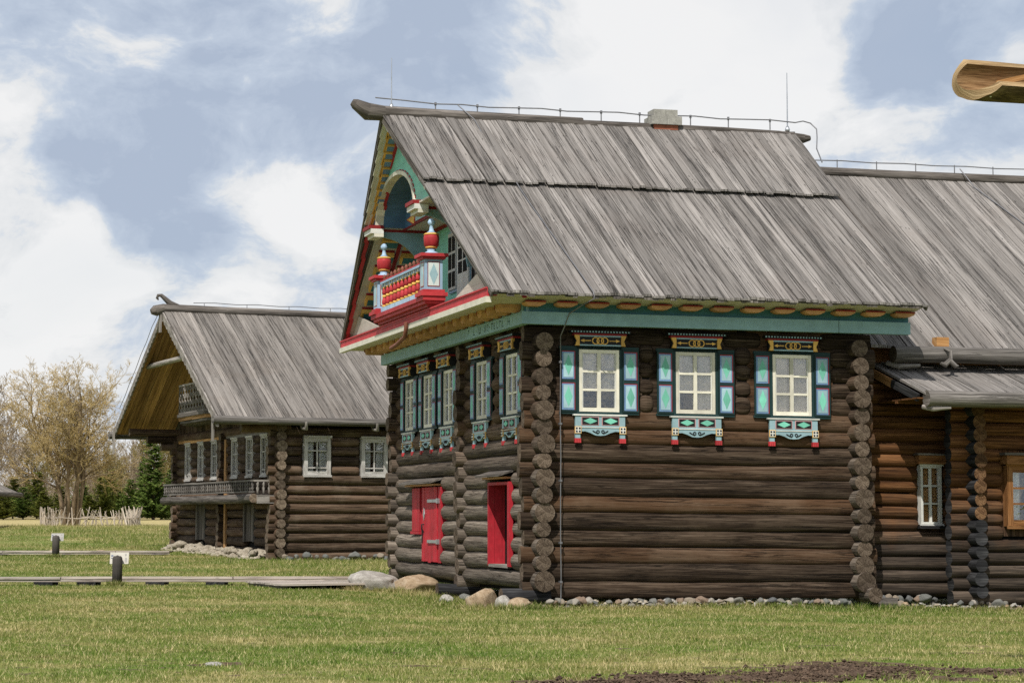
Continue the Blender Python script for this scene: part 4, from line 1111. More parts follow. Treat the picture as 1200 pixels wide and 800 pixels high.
mb = mbA(); mb.log((7.55, .42, 5.0), (17.2, .42, 5.02), .17, 'gutter_timber', 'end_left', wob=.03, seg=16); mb.tube([(7.5, .6, 4.82), (7.7, .45, 4.74), (8.1, .35, 4.76)], [.05, .07, .04], 'grey_timber', 7); mb.build('gutter_log', ax)
PZ = lambda b: 4.06 + (b + 1.0) * .36
mb = mbA(); planks(mb, lambda b: (7.5 - .08 * (b + 1), 17.2), -1.0, 1.05, PZ, 44, 'roof', .045, .01, .01, 95); mb.build('porch_roof_boards', ax)
mb = mbA(); mb.log((7.52, -1.03, 4.0), (17.2, -1.03, 4.02), .16, 'gutter_timber', 'roof_dark', wob=.025, seg=16); mb.tube([(7.5, -.9, 3.84), (7.65, -1.05, 3.8), (8.0, -1.08, 3.82)], [.05, .06, .03], 'grey_timber', 7); mb.build('porch_gutter_log', ax)
mb = mbA(); mb.beam((7.44, -.85, PZ(-.85) - .09), (7.36, .1, PZ(.1) - .09), .05, .15, 'log_tar'); mb.beam((7.37, .1, PZ(.1) - .1), (7.3, 1.0, PZ(1.0) - .1), .06, .16, 'new_wood'); mb.build('porch_rake_board', ax)
mb = mbA(); mb.box(7.4, 16.2, -.9, .95, 4.0, 4.03, 'log_annex', (1, 0, 0))
for a in (8.1, 9.0, 11.2, 13.4): mb.beam((a, -.95, PZ(-.95) - .12), (a, 1.0, PZ(1) - .12), .1, .12, 'log_annex')
mb.box(7.4, 16.2, -.04, .06, 3.95, 4.0, 'log_annex', (1, 0, 0))
mb.build('porch_rafters', ax)
for a, b, z in ((8.62, .3, 5.0), (9.72, -1.05, 4.0), (14, .3, 5.0)):
    mb = mbA(); mb.tube([(a - .02, b - .02, z + .12), (a + .05, b - .15, z + .05), (a + .02, b - .2, z - .12), (a - .12, b - .22, z - .24), (a - .2, b - .2, z - .2)], [.03, .04, .045, .06, .03], 'gutter_timber', 8)
    mb.tube([(a, b - .2, z - .14), (a + .1, b - .24, z - .26), (a + .18, b - .2, z - .25)], [.05, .05, .02], 'gutter_timber', 7); mb.build('gutter_hook', ax)
mb = mbA(); mb.box(8.55, 8.82, .5, .7, AZ(.6) + .04, AZ(.6) + .24, 'new_wood'); mb.build('roof_chock', ax)
# ================================================================ stones, boulders
def gz_(x, y): return terrain(x, y)
def row(H, pts, n, size, label, group, spread, layers=1, dz=.12, mats=None):
    for i in range(n):
        t = R.random() * (len(pts) - 1) if False else (i + R.uniform(-.3, .3)) / n * (len(pts) - 1)
        t = min(len(pts) - 1.001, max(0, t)); k = int(t); f = t - k
        a = pts[k][0] + (pts[k + 1][0] - pts[k][0]) * f; b = pts[k][1] + (pts[k + 1][1] - pts[k][1]) * f
        s = size * R.choice((.55, .7, .85, 1, 1.1, 1.35)); l = R.randrange(layers)
        p = H.world(a, b, 0); off = R.uniform(-spread, spread)
        p = p + H.map((off if abs(pts[0][0] - pts[-1][0]) < .1 else 0, off if abs(pts[0][0] - pts[-1][0]) >= .1 else 0, 0))
        z = gz_(p.x, p.y) + s * .3 + l * dz
        put_stone((p.x, p.y, z), s, label, group, R.choice(mats) if mats else None)
row(H1, [(.1, -.2), (6.3, -.2)], 105, .09, 'small rounded fieldstone packed in the low row under the long wall of the painted house', 'foundation stones of the painted house', .09, 2, .1)
row(H1, [(-.55, .2), (-.3, 4.3)], 16, .12, 'pale fieldstone at the foot of the painted house front, between the boulders', 'stones below the painted front', .2, 1)
row(H1, [(7.3, .72), (8.6, .72)], 20, .11, 'fieldstone stacked under the set-back wall of the tawny annex', 'foundation stones of the annex', .12, 2, .16)
row(H1, [(8.7, -.02), (13.4, -.05)], 50, .1, 'fieldstone in the row under the front wall of the tawny annex', 'foundation stones of the annex front', .1, 2, .12)
row(H2, [(-.45, .3), (-.45, 11.7)], 62, .15, 'pale cobble in the rubble bank under the front of the unpainted house', 'rubble bank of the unpainted house', .3, 3, .1, [stone_mesh(60 + i, 'stone', 'rubble') for i in range(6)])
row(H2, [(.1, -.28), (9, -.28)], 44, .13, 'rounded fieldstone in the row along the side wall of the unpainted house', 'foundation stones of the unpainted house', .08, 2, .13)
mb = MB(); q = random.Random(31)      # small filling cobbles of the rubble bank
for _ in range(420):
    b = q.uniform(.1, 11.8); t_ = q.random(); a = -.2 - .65 * t_; s_ = q.uniform(.06, .12)
    p = H2.world(a, b, 0); p.z = gz_(p.x, p.y) + (.24 * (1 - t_)) + q.uniform(0, .05)
    vs = []; k = [q.uniform(.75, 1.25) for _ in range(8)]
    for i in range(8): vs.append((p.x + math.cos(i * PI / 4) * s_ * k[i], p.y + math.sin(i * PI / 4) * s_ * k[-i], p.z + q.uniform(-.02, .02)))
    vs += [(p.x + math.cos(i * PI / 2 + .4) * s_ * .6, p.y + math.sin(i * PI / 2 + .4) * s_ * .6, p.z + s_ * .65) for i in range(4)]
    mb.add(vs, [(0, 1, 8), (1, 2, 9, 8), (2, 3, 9), (3, 4, 10, 9), (4, 5, 10), (5, 6, 11, 10), (6, 7, 11), (7, 0, 8, 11), (8, 9, 10, 11)], 'rubble', (1, 0, 0), None, True)
tag(mb.build('rubble'), 'small pale stones filling the bank under the unpainted house front', 'rubble', None, 'stuff')
def filler(H, a0, a1, b, n, hi, label, sizes):
    mb = MB(); q = random.Random(n)
    for _ in range(n):
        a = q.uniform(a0, a1); p = H.world(a, b + q.uniform(-.1, .1), 0); p.z = gz_(p.x, p.y) + q.uniform(0, hi); s_ = q.uniform(*sizes)
        k = [q.uniform(.65, 1.3) for _ in range(8)]
        vs = [(p.x + math.cos(i * PI / 4) * s_ * k[i], p.y + math.sin(i * PI / 4) * s_ * k[-i], p.z + q.uniform(-.02, .02)) for i in range(8)]
        vs += [(p.x + math.cos(i * PI / 2 + .4) * s_ * .6, p.y + math.sin(i * PI / 2 + .4) * s_ * .6, p.z + s_ * q.uniform(.4, .75)) for i in range(4)]
        mb.add(vs, [(0, 1, 8), (1, 2, 9, 8), (2, 3, 9), (3, 4, 10, 9), (4, 5, 10), (5, 6, 11, 10), (6, 7, 11), (7, 0, 8, 11), (8, 9, 10, 11)], q.choice(('rubble', 'boulder_grey', 'boulder_tan', 'boulder_grey')), (1, 0, 0))
    tag(mb.build('rubble'), label, 'rubble', None, 'stuff')
filler(H1, .1, 6.3, -.12, 260, .14, 'small chips of stone between the fieldstones under the long wall of the painted house', (.03, .075))
filler(H1, 7.2, 13.4, .0, 160, .12, 'small chips of stone between the fieldstones under the tawny annex', (.03, .075))
def boulder(nm, mat, p, sc, seed, label, rz=0.):
    me = stone_mesh(seed, 'boulder', mat, 4, .2, .9)
    o = bpy.data.objects.new('boulder', me); COL.objects.link(o); o.location = (p[0], p[1], gz_(p[0], p[1]) + p[2]); o.scale = sc; o.rotation_euler = (0, 0, rz)
    tag(o, label, 'boulder')
boulder('b', 'boulder_grey', (-3.15, 47.6, .12), (.62, .45, .4), 40, 'big pale grey boulder lying beside the wooden platform, left of the painted house', .1)
boulder('b', 'boulder_tan', (-2.2, 47.5, .13), (.55, .4, .32), 41, 'flat-topped tan boulder at the far corner of the painted front', .2)
boulder('b', 'boulder_tan', (-.55, 41.1, .1), (.38, .36, .36), 48, 'tan boulder before the painted front, nearest the red reveal', .5)
boulder('b', 'boulder_grey', (-1.35, 43.6, .05), (.16, .14, .12), 44, 'small pale stone lying between the two tan boulders')
boulder('b', 'boulder_tan', (.15, 40.3, .06), (.28, .25, .2), 45, 'half-buried brown stone under the near corner log ends of the painted house')
boulder('b', 'boulder_grey', (-.12, 40.35, .08), (.2, .16, .2), 46, 'pale whitish stone left of the near corner post of the painted house')
boulder('b', 'boulder_grey', (-3.24, 22.9, .0), (.1, .08, .035), 47, 'flat pale stone set in the lawn in a bare brown patch')
for i, (x, y) in enumerate(((-15.2, 77.5), (-17.1, 79), (-13.5, 76.5))):
    boulder('b', 'boulder_tan', (x, y, .02), (.3, .25, .1), 50 + i, ('low pinkish stone in the far lawn left of the far post', 'small pale stone at the left edge of the far lawn', 'flat yellowish stone in the far lawn nearest the far post')[i])
o = MB(); o.box(-.2, .2, -.16, .16, -.05, .22, 'roof_dark'); p = H1.world(7.15, .1, 0)
o = tag(o.build('timber_block', None, (p.x, p.y, gz_(p.x, p.y))), 'short brown squared timber block on the grass between painted house and annex', 'timber block'); o.rotation_euler = (0, 0, .2)

# ================================================================ boardwalks, platform, posts
def boardwalk(x0, x1, y, dy, w, ztop, nb, label, sup):
    t = thing('boardwalk', ((x0 + x1) / 2, y, terrain((x0 + x1) / 2, y)), label, 'boardwalk'); q = t.location
    mb = MB(); n = 3
    L = 4.0; x = x0
    while x < x1:
        xe = min(x1, x + L)
        for k in range(n):
            yy = y + dy * ((x - x0) / (x1 - x0)) + k * w / n
            z = ztop + R.uniform(-.012, .012)
            mb.box(x - q.x + .008, xe - q.x - .008, yy - q.y, yy - q.y + w / n - .015, z - q.z - .05, z - q.z, 'deck', (1, 0, 0))
        x = xe
    mb.box(x0 - q.x, x1 - q.x, y - q.y + .03, y - q.y + .1, ztop - .11 - q.z, ztop - .052 - q.z, 'deck', (1, 0, 0))
    mb.build('deck_boards', t)
    for sx in sup:
        mb = MB(); mb.box(sx - .22 - q.x, sx + .22 - q.x, y - q.y - .02, y + w - q.y + .03, terrain(sx, y) - .12 - q.z, ztop - q.z - .11, 'log_tar'); mb.build('support_block', t)
boardwalk(-14.5, -3.0, 48.9, 0.15, .6, .2, 4, 'low plank boardwalk on dark blocks in the nearer lawn, behind the nearer grey post', [-13.3, -10.9, -9.9, -8.3, -6.9, -5.6, -3.6])
boardwalk(-22, -12.1, 74.2, 0, .9, terrain(-14, 74.2) + .16, 5, 'plank boardwalk across the far lawn leading to the unpainted house', [-20.5, -18.2, -16, -14, -12.6])
t = thing('wooden_platform', (-4.75, 48.0, 0), 'grey plank platform lying on the grass by the big pale boulder', 'platform')
mb = MB()
for k in range(9):
    mb.box(-1.0 + .0, .95, -1.45 + k * .3, -1.16 + k * .3, .075 + R.uniform(0, .012), .12, 'deck', (1, 0, 0))
for x in (-.9, 0, .85): mb.box(x - .06, x + .06, -1.4, 1.2, -.05, .07, 'roof_dark', (0, 1, 0))
p = mb.build('platform_boards', t); t.rotation_euler = (0, 0, .42)
def bollard(x, y, h, r, label, pm):
    z = terrain(x, y)
    t = thing('marker_post', (x, y, z), label, 'post')
    mb = MB(); mb.lathe((0, 0, -.1), [(r, 0), (r, .1 + h - r * .8), (r * .93, .1 + h - r * .45), (r * .7, .1 + h - r * .17), (r * .35, .1 + h - .02), (.01, .1 + h)], 'bollard', 20); mb.build('post', t)
    mb = MB(lambda v: (v[0] + .02, r + .03 + v[1] + v[2] * .25 - h * .25, v[2]))
    mb.box(-.215, .215, 0, .02, h - .2, h + .06, pm)
    q = mb.build('sign_plate', t)
    mb = MB(lambda v: (v[0] + .02, r + .03 + v[1] + v[2] * .25 - h * .25, v[2]))
    mb.box(-.19, -.14, -.003, .0, h - .03, h + .0, 'signblue'); mb.box(-.19, -.12, -.003, .0, h - .075, h - .06, 'signblue')
    mb.box(.13, .16, -.003, 0, h - .02, h + .03, 'signgrey'); mb.box(.13, .18, -.003, 0, h - .16, h - .06, 'signgrey')
    mb.build('sign_print', q)
bollard(-9.05, 48.2, .72, .115, 'dark grey round-topped post with white plate, in front of the nearer boardwalk', 'plate')
bollard(-15.55, 71.6, .76, .125, 'dark grey round-topped post before the far boardwalk, smaller in the distance', 'signgrey')

# ================================================================ hollowed log gutter at upper right
t = thing('hollowed_log_gutter', (6.3, 21.0, terrain(6.3, 21)), 'yellow-brown hollowed log spout jutting in at the upper right corner against the sky', 'log gutter')
zb0 = 5.77 - t.location.z
A = Vector((4.45 - 6.3, 20.0 - 21.0, zb0 + .05)); B = Vector((8.6 - 6.3, 21.6 - 21.0, zb0 + .1))
d = (B - A).normalized(); side = Vector((d.y, -d.x, 0)).normalized(); up = side.cross(d)
op = (up * .74 + side * .67).normalized(); ri = d.cross(op).normalized()   # the opening leans towards the viewer
mb = MB(); n = 16; ro, rn = .23, .15; nl = 12; vs = []; fs = []; fo = []
L = (B - A).length
for i in range(nl + 1):
    s_ = L * (i / nl) ** 1.3
    for j in range(n + 1):
        a = -PI * .5 + PI * j / n * 1.0
        c, sn = math.cos(a), math.sin(a)
        for r_, k in ((ro, 0), (rn, 1)):
            w = r_ * (1 + .05 * noise.noise(Vector((s_ * 2, j * .5, k * 9))))
            cut = max(0, 1 - i / 4) * (-.16 * c + .1 * (sn + 1))
            ext = 0 if j not in (0, n) else 0
            vs.append(A + d * (s_ + cut) + ri * sn * w - op * (c * w * 1.25 - .09))
st = (n + 1) * 2
for i in range(nl):
    for j in range(n):
        p = i * st + j * 2; q = p + st
        fo.append((p, q, q + 2, p + 2)); fs.append((p + 1, p + 3, q + 3, q + 1))
    for j in (0, n):
        p = i * st + j * 2; q = p + st; fs.append((p, p + 1, q + 1, q) if j == 0 else (p, q, q + 1, p + 1))
for j in range(n): p = j * 2; fs.append((p, p + 2, p + 3, p + 1)); p = nl * st + j * 2; fs.append((p, p + 1, p + 3, p + 2))
UVT = lambda k: ((k // st) / nl * L * 1.0 + 3, (k % st) / 2 * .045 + (k % 2) * .31)
fi = [f for f in fs if all(k % 2 for k in f)]; fr_ = [f for f in fs if not all(k % 2 for k in f)]
for F_s, m_ in ((fi, 'trough_in'), (fr_, 'trough'), (fo, 'trough_bark')): mb.raw(vs, F_s, m_, [[UVT(k) for k in f] for f in F_s], .5, True)
mb.build('hollow_log', t)
mb = MB(); c = A + d * .5
mb.beam(c - op * .1 - ri * .12 - d * .14, c + op * .42 + ri * .35 + d * .3, .05, .035, 'new_wood', tuple(side)); mb.build('wooden_strut', t)
mb = MB(); mb.tube([(0, 0, -.2), (0, 0, zb0 - .1)], .14, 'roof_dark', 10); mb.tube([(1.9, .55, -.2), (1.9, .55, zb0 - .1)], .14, 'roof_dark', 10)
mb.beam((-.1, -.25, zb0 - .28), (2.2, .6, zb0 - .22), .12, .12, 'roof_dark'); mb.build('support_posts', t)
mb = MB()
for s_, j in ((.12, 4), (.16, 13)):
    a = -PI * .5 + PI * j / n; p = A + d * s_ + ri * math.sin(a) * .2 - op * (math.cos(a) * .2 - .06)
    mb.lathe(tuple(p), [(.01, -.03), (.02, 0), (.012, .03)], 'white', 8)
mb.build('white_fleck', t)

# ================================================================ barn corner at the far left
t = thing('log_barn', (-30.35, 103, terrain(-30.35, 103)), 'small log barn with a grey roof, only its eave corner showing at the left edge', 'barn')
mb = MB()
for z in [.1 + .3 * i for i in range(8)]:
    mb.log((-4, 0, z), (3.7, 0, z), .16, 'log_left', 'end_left', seg=8); mb.log((3.5, -.3, z + .15), (3.5, 6, z + .15), .16, 'log_left', 'end_left', seg=8)
mb.build('log_walls', t)
mb = MB(lambda v: (v[1], v[0], v[2]))
planks(mb, lambda b: (-.6, 6.6), 4.62, .3, lambda b: 1.75 + (4.6 - b) * .45, 24, 'roof_left', .06, .015, .02, 301); planks(mb, lambda b: (-.6, 6.6), -4.0, .3, lambda b: 1.75 + (b + 4.0) * .45, 24, 'roof_left', .06, .015, .02, 302)
mb.tube([(-.7, 4.65, 1.72), (6.7, 4.65, 1.72)], .13, 'roof_dark', 8); mb.build('roof_boards', t)

# ================================================================ stick fence
pts = [(-26.5, 118), (-24.3, 112), (-23.2, 111), (-20.3, 108), (-19.7, 107.5), (-20.9, 118), (-22.3, 124), (-24.7, 126), (-26.8, 124), (-26.5, 118)]
t = thing('stick_fence', (-23.5, 114, terrain(-23.5, 114)), 'low fence of pale leaning sticks around the bare many-stemmed tree', 'fence')
q = t.location
per = [0]
for i in range(1, len(pts)): per.append(per[-1] + math.dist(pts[i], pts[i - 1]))
def along(s_):
    for i in range(1, len(pts)):
        if s_ <= per[i]:
            f = (s_ - per[i - 1]) / (per[i] - per[i - 1]); return pts[i - 1][0] + (pts[i][0] - pts[i - 1][0]) * f, pts[i - 1][1] + (pts[i][1] - pts[i - 1][1]) * f
    return pts[-1]
NS = 74
for i in range(NS):
    x, y = along(per[-1] * i / NS); z = terrain(x, y) - q.z
    mb = MB(); h = R.uniform(.6, 1.05); lx, ly = R.uniform(-.3, .3), R.uniform(-.2, .2)
    mb.tube([(x - q.x, y - q.y, z - .1), (x - q.x + lx * .5 + R.uniform(-.02, .02), y - q.y + ly * .5, z + h * .5), (x - q.x + lx, y - q.y + ly, z + h)], [.045, .038, .025], 'stick', 5)
    mb.build('stick', t)
mb = MB()
for h in (.4,):
    for off in (.0,):
        mb.tube([(along(per[-1] * i / 60)[0] - q.x + off + .05 * (i % 2), along(per[-1] * i / 60)[1] - q.y + .05 * (i % 2), terrain(*along(per[-1] * i / 60)) - q.z + h + R.uniform(-.03, .03)) for i in range(60)], .028, 'stick', 4)
for i in range(60):
    x, y = along(per[-1] * (i + .3) / 60); x1, y1 = along(per[-1] * min(1, (i + R.uniform(.8, 2)) / 60)); z = terrain(x, y) - q.z
    mb.tube([(x - q.x, y - q.y + .05, z), (x1 - q.x, y1 - q.y + .05, z + R.uniform(.6, .95))], .02, 'stick', 4)
mb.build('woven_rails', t)

# ================================================================ trees
def twigmat(name, a, b):
    m, N = newmat(name); n = N.noise(N.n('ShaderNodeTexCoord', out=3), 1.2, 4, .6)
    finish(N, N.ramp(n, [(.3, a), (.7, b)]), .9, spec=.1); return m
M['bark_tan'] = twigmat('tan bark', (.12, .085, .05), (.3, .23, .15))
M['twig_tan'] = twigmat('yellow tan twigs', (.3, .22, .09), (.56, .43, .21))
M['bark_brown'] = twigmat('brown bark', (.1, .075, .055), (.24, .19, .15))
M['twig_brown'] = twigmat('grey brown twigs', (.22, .17, .12), (.4, .33, .24))
M['bark_birch'] = twigmat('pale birch bark', (.3, .27, .24), (.6, .57, .52))
M['twig_olive'] = twigmat('olive buds and twigs', (.16, .13, .05), (.4, .33, .15))
def branches(seed, h, stems, depth, counts, spread, r0, up=.25, lean=.25, drop=0):
    """recursive limbs: list of (points, radii, level)"""
    q = random.Random(seed); out = []
    def grow(p, d, L, r, lv):
        n = 5 if lv < 2 else (4 if lv == 2 else 3); pts = [p]; rs = [r]
        for i in range(n):
            w = .16 if lv == 0 else .28
            d = (d + Vector((q.uniform(-w, w), q.uniform(-w, w), q.uniform(-w, w) + up * (.25 if lv else .1)))).normalized()
            p = p + d * (L / n); pts.append(p); rs.append(max(.006, r * (1 - .75 * (i + 1) / n)))
        out.append((pts, rs, lv))
        if lv >= depth: return
        for k in range(counts[lv]):
            t = q.uniform(.25 if lv else .3, 1.0); i = min(n - 1, int(t * n)); f = t * n - i
            b = pts[i].lerp(pts[i + 1], f); ax = (pts[i + 1] - pts[i]).normalized()
            o = ax.orthogonal().normalized(); o = Matrix.Rotation(q.uniform(0, 6.283), 3, ax) @ o
            nd = (ax * q.uniform(.5, .95) + o * q.uniform(.5, 1.0) * spread).normalized()
            grow(b, nd, L * q.uniform(.36, .6) * (1.1 - .45 * t), max(.008, rs[i] * .6), lv + 1)
    for s_ in range(stems):
        a = 6.283 * (s_ + q.uniform(-.3, .3)) / stems
        l = lean * q.uniform(.2, 1.2) if stems > 1 else .03
        grow(Vector((math.cos(a) * .35 * (stems > 1), math.sin(a) * .35 * (stems > 1), -.1)), Vector((math.cos(a) * l, math.sin(a) * l, 1)).normalized(), h * q.uniform(.75, 1.0), r0 * q.uniform(.7, 1.1), 0)
    return out
def tree_meshes(br, tm, cm, split=1, wmin=.012):
    a, c = MB(), MB()
    for pts, rs, lv in br:
        (a if lv <= split else c).tube(pts, [max(wmin, r) for r in rs], tm if lv <= split else cm, 8 if lv == 0 else (5 if lv == 1 else 3), caps=False)
    return a, c
def bare_tree(loc, label, group, meshes, sc, rz):
    t = thing('bare_tree', loc, label, 'tree', group); t.rotation_euler = (0, 0, rz); t.scale = (sc[0], sc[0], sc[1])
    for nm, me in zip(('trunk', 'crown'), meshes):
        o = bpy.data.objects.new(nm, me); COL.objects.link(o); o.parent = t
    return t
def mk(br, tm, cm, split=1, wmin=.012):
    a, c = tree_meshes(br, tm, cm, split, wmin); o1 = a.build('trunk'); o2 = c.build('crown'); ms = (o1.data, o2.data)
    bpy.data.objects.remove(o1); bpy.data.objects.remove(o2); return ms
big = mk(branches(8, 8.4, 10, 4, (10, 8, 6, 4), .95, .12, .24, .27), 'bark_tan', 'twig_tan', 1, .007)
p = (-23.9, 113.5); bare_tree((*p, terrain(*p)), 'big bare many-stemmed tree with yellow-tan twigs inside the stick fence', None, big, (.95, .9), .4)
g2 = mk(branches(12, 10, 2, 3, (14, 9, 6), .8, .14, .35, .12), 'bark_brown', 'twig_brown', 1, .02)
g3 = mk(branches(22, 11, 1, 3, (22, 8, 6), .7, .14, .4, .05), 'bark_birch', 'twig_brown', 0, .018)
g4 = mk(branches(32, 9, 3, 3, (12, 9, 7), .8, .13, .3, .2), 'bark_brown', 'twig_olive', 1, .022)
bg = [(2, 22, 150, g3, 8), (22, 30, 160, g3, 8.5), (40, 20, 165, g2, 7), (62, 20, 158, g4, 6), (98, 20, 170, g2, 5), (118, 20, 165, g3, 5.5), (140, 20, 160, g4, 5.6), (158, 20, 168, g2, 6), (176, 10, 175, g4, 5),
      (192, 10, 165, g4, 7.5), (208, 10, 170, g4, 7.5), (-14, 10, 155, g2, 9), (-30, 10, 165, g3, 12), (150, 10, 185, g3, 5.5), (226, 10, 180, g2, 8),  (108, 8, 190, g4, 6),  (168, 8, 158, g2, 4.5), (132, 8, 176, g2, 5)]
bl = {id(g2): 'bare grey-brown tree in the wood behind the far field', id(g3): 'slender pale-trunked bare tree in the wood behind the far field', id(g4): 'bare tree with olive yellow buds in the wood behind the far field'}
hs = {id(g2): 10, id(g3): 11, id(g4): 9}
for px, _, Y, g, h in bg:
    x = (px - 600) / 2450 * Y; k = h / hs[id(g)] * R.uniform(.85, .98)
    bare_tree((x, Y, terrain(x, Y)), bl[id(g)], {id(g2): 'grey-brown bare trees', id(g3): 'pale-trunked bare trees', id(g4): 'olive budding trees'}[id(g)], g, (k * R.uniform(.85, 1.15), k), R.uniform(0, 6.28))

def leafmat(name, stops):
    m, N = newmat(name)
    t = N.attr('tone'); n = N.noise(N.n('ShaderNodeTexCoord', out=3), .9, 3, .6)
    f = N.m('ADD', N.m('MULTIPLY', t, .6), N.m('MULTIPLY', n, .4))
    c = N.ramp(f, stops)
    d = N.n('ShaderNodeBsdfDiffuse', {'Color': c}); tr = N.n('ShaderNodeBsdfTranslucent', {'Color': c})
    N.n('ShaderNodeOutputMaterial', {'Surface': N.n('ShaderNodeMixShader', {0: .25, 1: d, 2: tr})}); return m
M['needle'] = leafmat('dark spruce needles', [(.25, (.04, .068, .016)), (.5, (.115, .175, .04)), (.75, (.23, .29, .08))])
M['juniper'] = leafmat('olive juniper needles', [(.25, (.055, .075, .016)), (.5, (.15, .175, .04)), (.75, (.3, .3, .085))])
def conifer(seed, h, r, mat, dens=1.0, bush=False):
    q = random.Random(seed); a, c = MB(), MB()
    a.tube([(0, 0, -.1), (q.uniform(-.05, .05), 0, h * .5), (0, 0, h * .97)], [.03 * h * .6, .012 * h, .008], 'bark_brown', 7)
    z = .04 * h
    while z < h * .985:
        k = z / h; rr = r * ((1 - k) ** (.75 if not bush else .55)) * q.uniform(.7, 1.18) + .04
        nb = max(4, int(9 * dens * (1 - k) + 4))
        for i in range(nb):
            t = q.uniform(0, 6.283); L = rr * q.uniform(.6, 1.1); d = Vector((math.cos(t), math.sin(t), 0))
            rise = q.uniform(-.25, .1) if not bush else q.uniform(.2, .9)
            n = max(3, int(L / .16)); tone = q.random()
            for j in range(n):
                f = (j + .6) / n; p = Vector((0, 0, z)) + d * L * f + Vector((0, 0, rise * L * f + (.25 * L * f * f if not bush else 0)))
                for sgn in (-1, 1, 0):
                    sd = (d * q.uniform(.5, 1) + Vector((-d.y, d.x, 0)) * sgn * q.uniform(.5, 1.1) + Vector((0, 0, q.uniform(-.45, .25) + (.5 if bush else 0)))).normalized()
                    s_ = (.12 + .22 * (1 - f)) * q.uniform(.7, 1.3) * (h / 6) ** .35; w = sd.cross(Vector((q.uniform(-.5, .5), q.uniform(-.5, .5), 1))).normalized() * s_ * .33
                    c.add([p, p + sd * s_ * .5 + w, p + sd * s_ * 1.15, p + sd * s_ * .5 - w], [(0, 1, 2, 3)], mat, tuple(sd), min(1, max(0, tone * .5 + q.random() * .5)))
        z += h * (.018 if not bush else .03) / dens
    o1 = a.build('trunk'); o2 = c.build('crown'); ms = (o1.data, o2.data); bpy.data.objects.remove(o1); bpy.data.objects.remove(o2); return ms
sp1 = conifer(5, 7.6, 2.2, 'needle', .9); sp2 = conifer(9, 4.0, 1.5, 'juniper', .9, True); sp3 = conifer(15, 4.2, 1.55, 'needle', .9, True)
def con(px, Y, g, h0, h, name, label, group=None, wide=1.0):
    x = (px - 600) / 2450 * Y; t = thing(name, (x, Y, terrain(x, Y)), label, 'tree', group); k = h / h0; t.scale = (k * wide, k * wide, k); t.rotation_euler = (0, 0, R.uniform(0, 6.28))
    for nm, me in zip(('trunk', 'crown'), g):
        o = bpy.data.objects.new(nm, me); COL.objects.link(o); o.parent = t
con(181, 146, sp1, 7.6, 6.6, 'spruce_tree', 'tall dark green spruce just left of the unpainted house')
con(168, 156, sp1, 7.6, 4.6, 'spruce_tree', 'shorter olive-shadowed spruce left of the tallest spruce', None, .9)
con(199, 152, sp1, 7.6, 3.6, 'spruce_tree', 'small spruce half hidden behind the corner of the unpainted house', None, 1.1)
jl = 'dark green juniper-like bush in the row along the edge of the far field'
for i, (px, Y, h, g, w) in enumerate(((-6, 150, 2.7, sp3, 1.3), (6, 146, 1.9, sp2, 1.7), (17, 152, 3.1, sp2, 1.2), (29, 148, 2.2, sp3, 1.6), (45, 152, 3.4, sp2, 1.3), (53, 147, 2.0, sp2, 1.8), (97, 150, 2.5, sp3, 1.5), (106, 147, 1.7, sp2, 1.8), (121, 148, 3.0, sp2, 1.2), (131, 153, 3.6, sp2, 1.1), (143, 148, 2.0, sp2, 1.7), (154, 147, 2.7, sp3, 1.3), (190, 148, 2.4, sp2, 1.5), (206, 150, 3.0, sp3, 1.2), (72, 152, 2.4, sp2, 1.5))):
    con(px, Y, g, 4.1, h, 'juniper_bush', jl if g is sp3 else 'olive green juniper-like bush in the row along the edge of the far field', 'dark bushes by the far field' if g is sp3 else 'olive bushes by the far field', w)
# far wood that reads as one brown mass
mb = MB(); q = random.Random(77)
for i in range(420):
    Y = q.uniform(195, 260); x = q.uniform(-.28, .02) * Y; h = q.uniform(2.6, 4.6); z = terrain(x, Y)
    mb.tube([(x, Y, z), (x + q.uniform(-.3, .3), Y, z + h * .5), (x + q.uniform(-.6, .6), Y, z + h)], [.1, .07, .02], 'bark_brown', 3, caps=False)
    for k in range(22):
        t_ = q.uniform(.15, 1); L = q.uniform(.6, 1.9) * (1.2 - t_ * .6); a = q.uniform(0, 6.28); b = Vector((x, Y, z + h * t_ * .95))
        e = b + Vector((math.cos(a) * L * .7, math.sin(a) * L * .7, L * .8)); mb.tube([b, e], [.035, .015], 'twig_brown', 3, caps=False)
        for _ in range(3):
            f = b.lerp(e, q.uniform(.3, 1)); mb.tube([f, f + Vector((q.uniform(-.5, .5), q.uniform(-.5, .5), q.uniform(.1, .7)))], [.02, .012], 'twig_brown', 3, caps=False)
tag(mb.build('far_wood'), 'grey-brown leafless wood along the horizon', 'wood', None, 'stuff')
# ================================================================ ground sheet and grass
MUD = [(.9, 20.2, .9, .2), (2.3, 20.8, 1.5, .48), (3.6, 22.0, .75, .6), (5.0, 21.9, 1.0, .32), (3.0, 21.3, 1.1, .38), (4.1, 22.5, .9, .25), (1.5, 20.4, 1.4, .3), (4.4, 20.9, 1.0, .3), (3.6, 23.2, .75, .35), (2.7, 22.3, .8, .3), (5.2, 22.5, .9, .3), (1.6, 21.2, .6, .2), (-3.25, 23.0, .3, .2), (-3.6, 22.6, .2, .15), (-1.0, 22.4, .25, .12), (3.9, 26.3, .35, .2), (5.3, 25.2, .4, .2), (-4.6, 18.9, 1.2, .25)]
def mudm(x, y):
    m = 0
    for cx, cy, rx, ry in MUD:
        d = math.hypot((x - cx) / rx, (y - cy) / ry); m = max(m, 1.35 - d)
    return max(0, min(1, m + .02 + .55 * noise.noise(Vector((x * 1.1, y * 2.6, 4))) + .5 * noise.noise(Vector((x * 4.1, y * 6.5, 9))) * (m > -.8)))
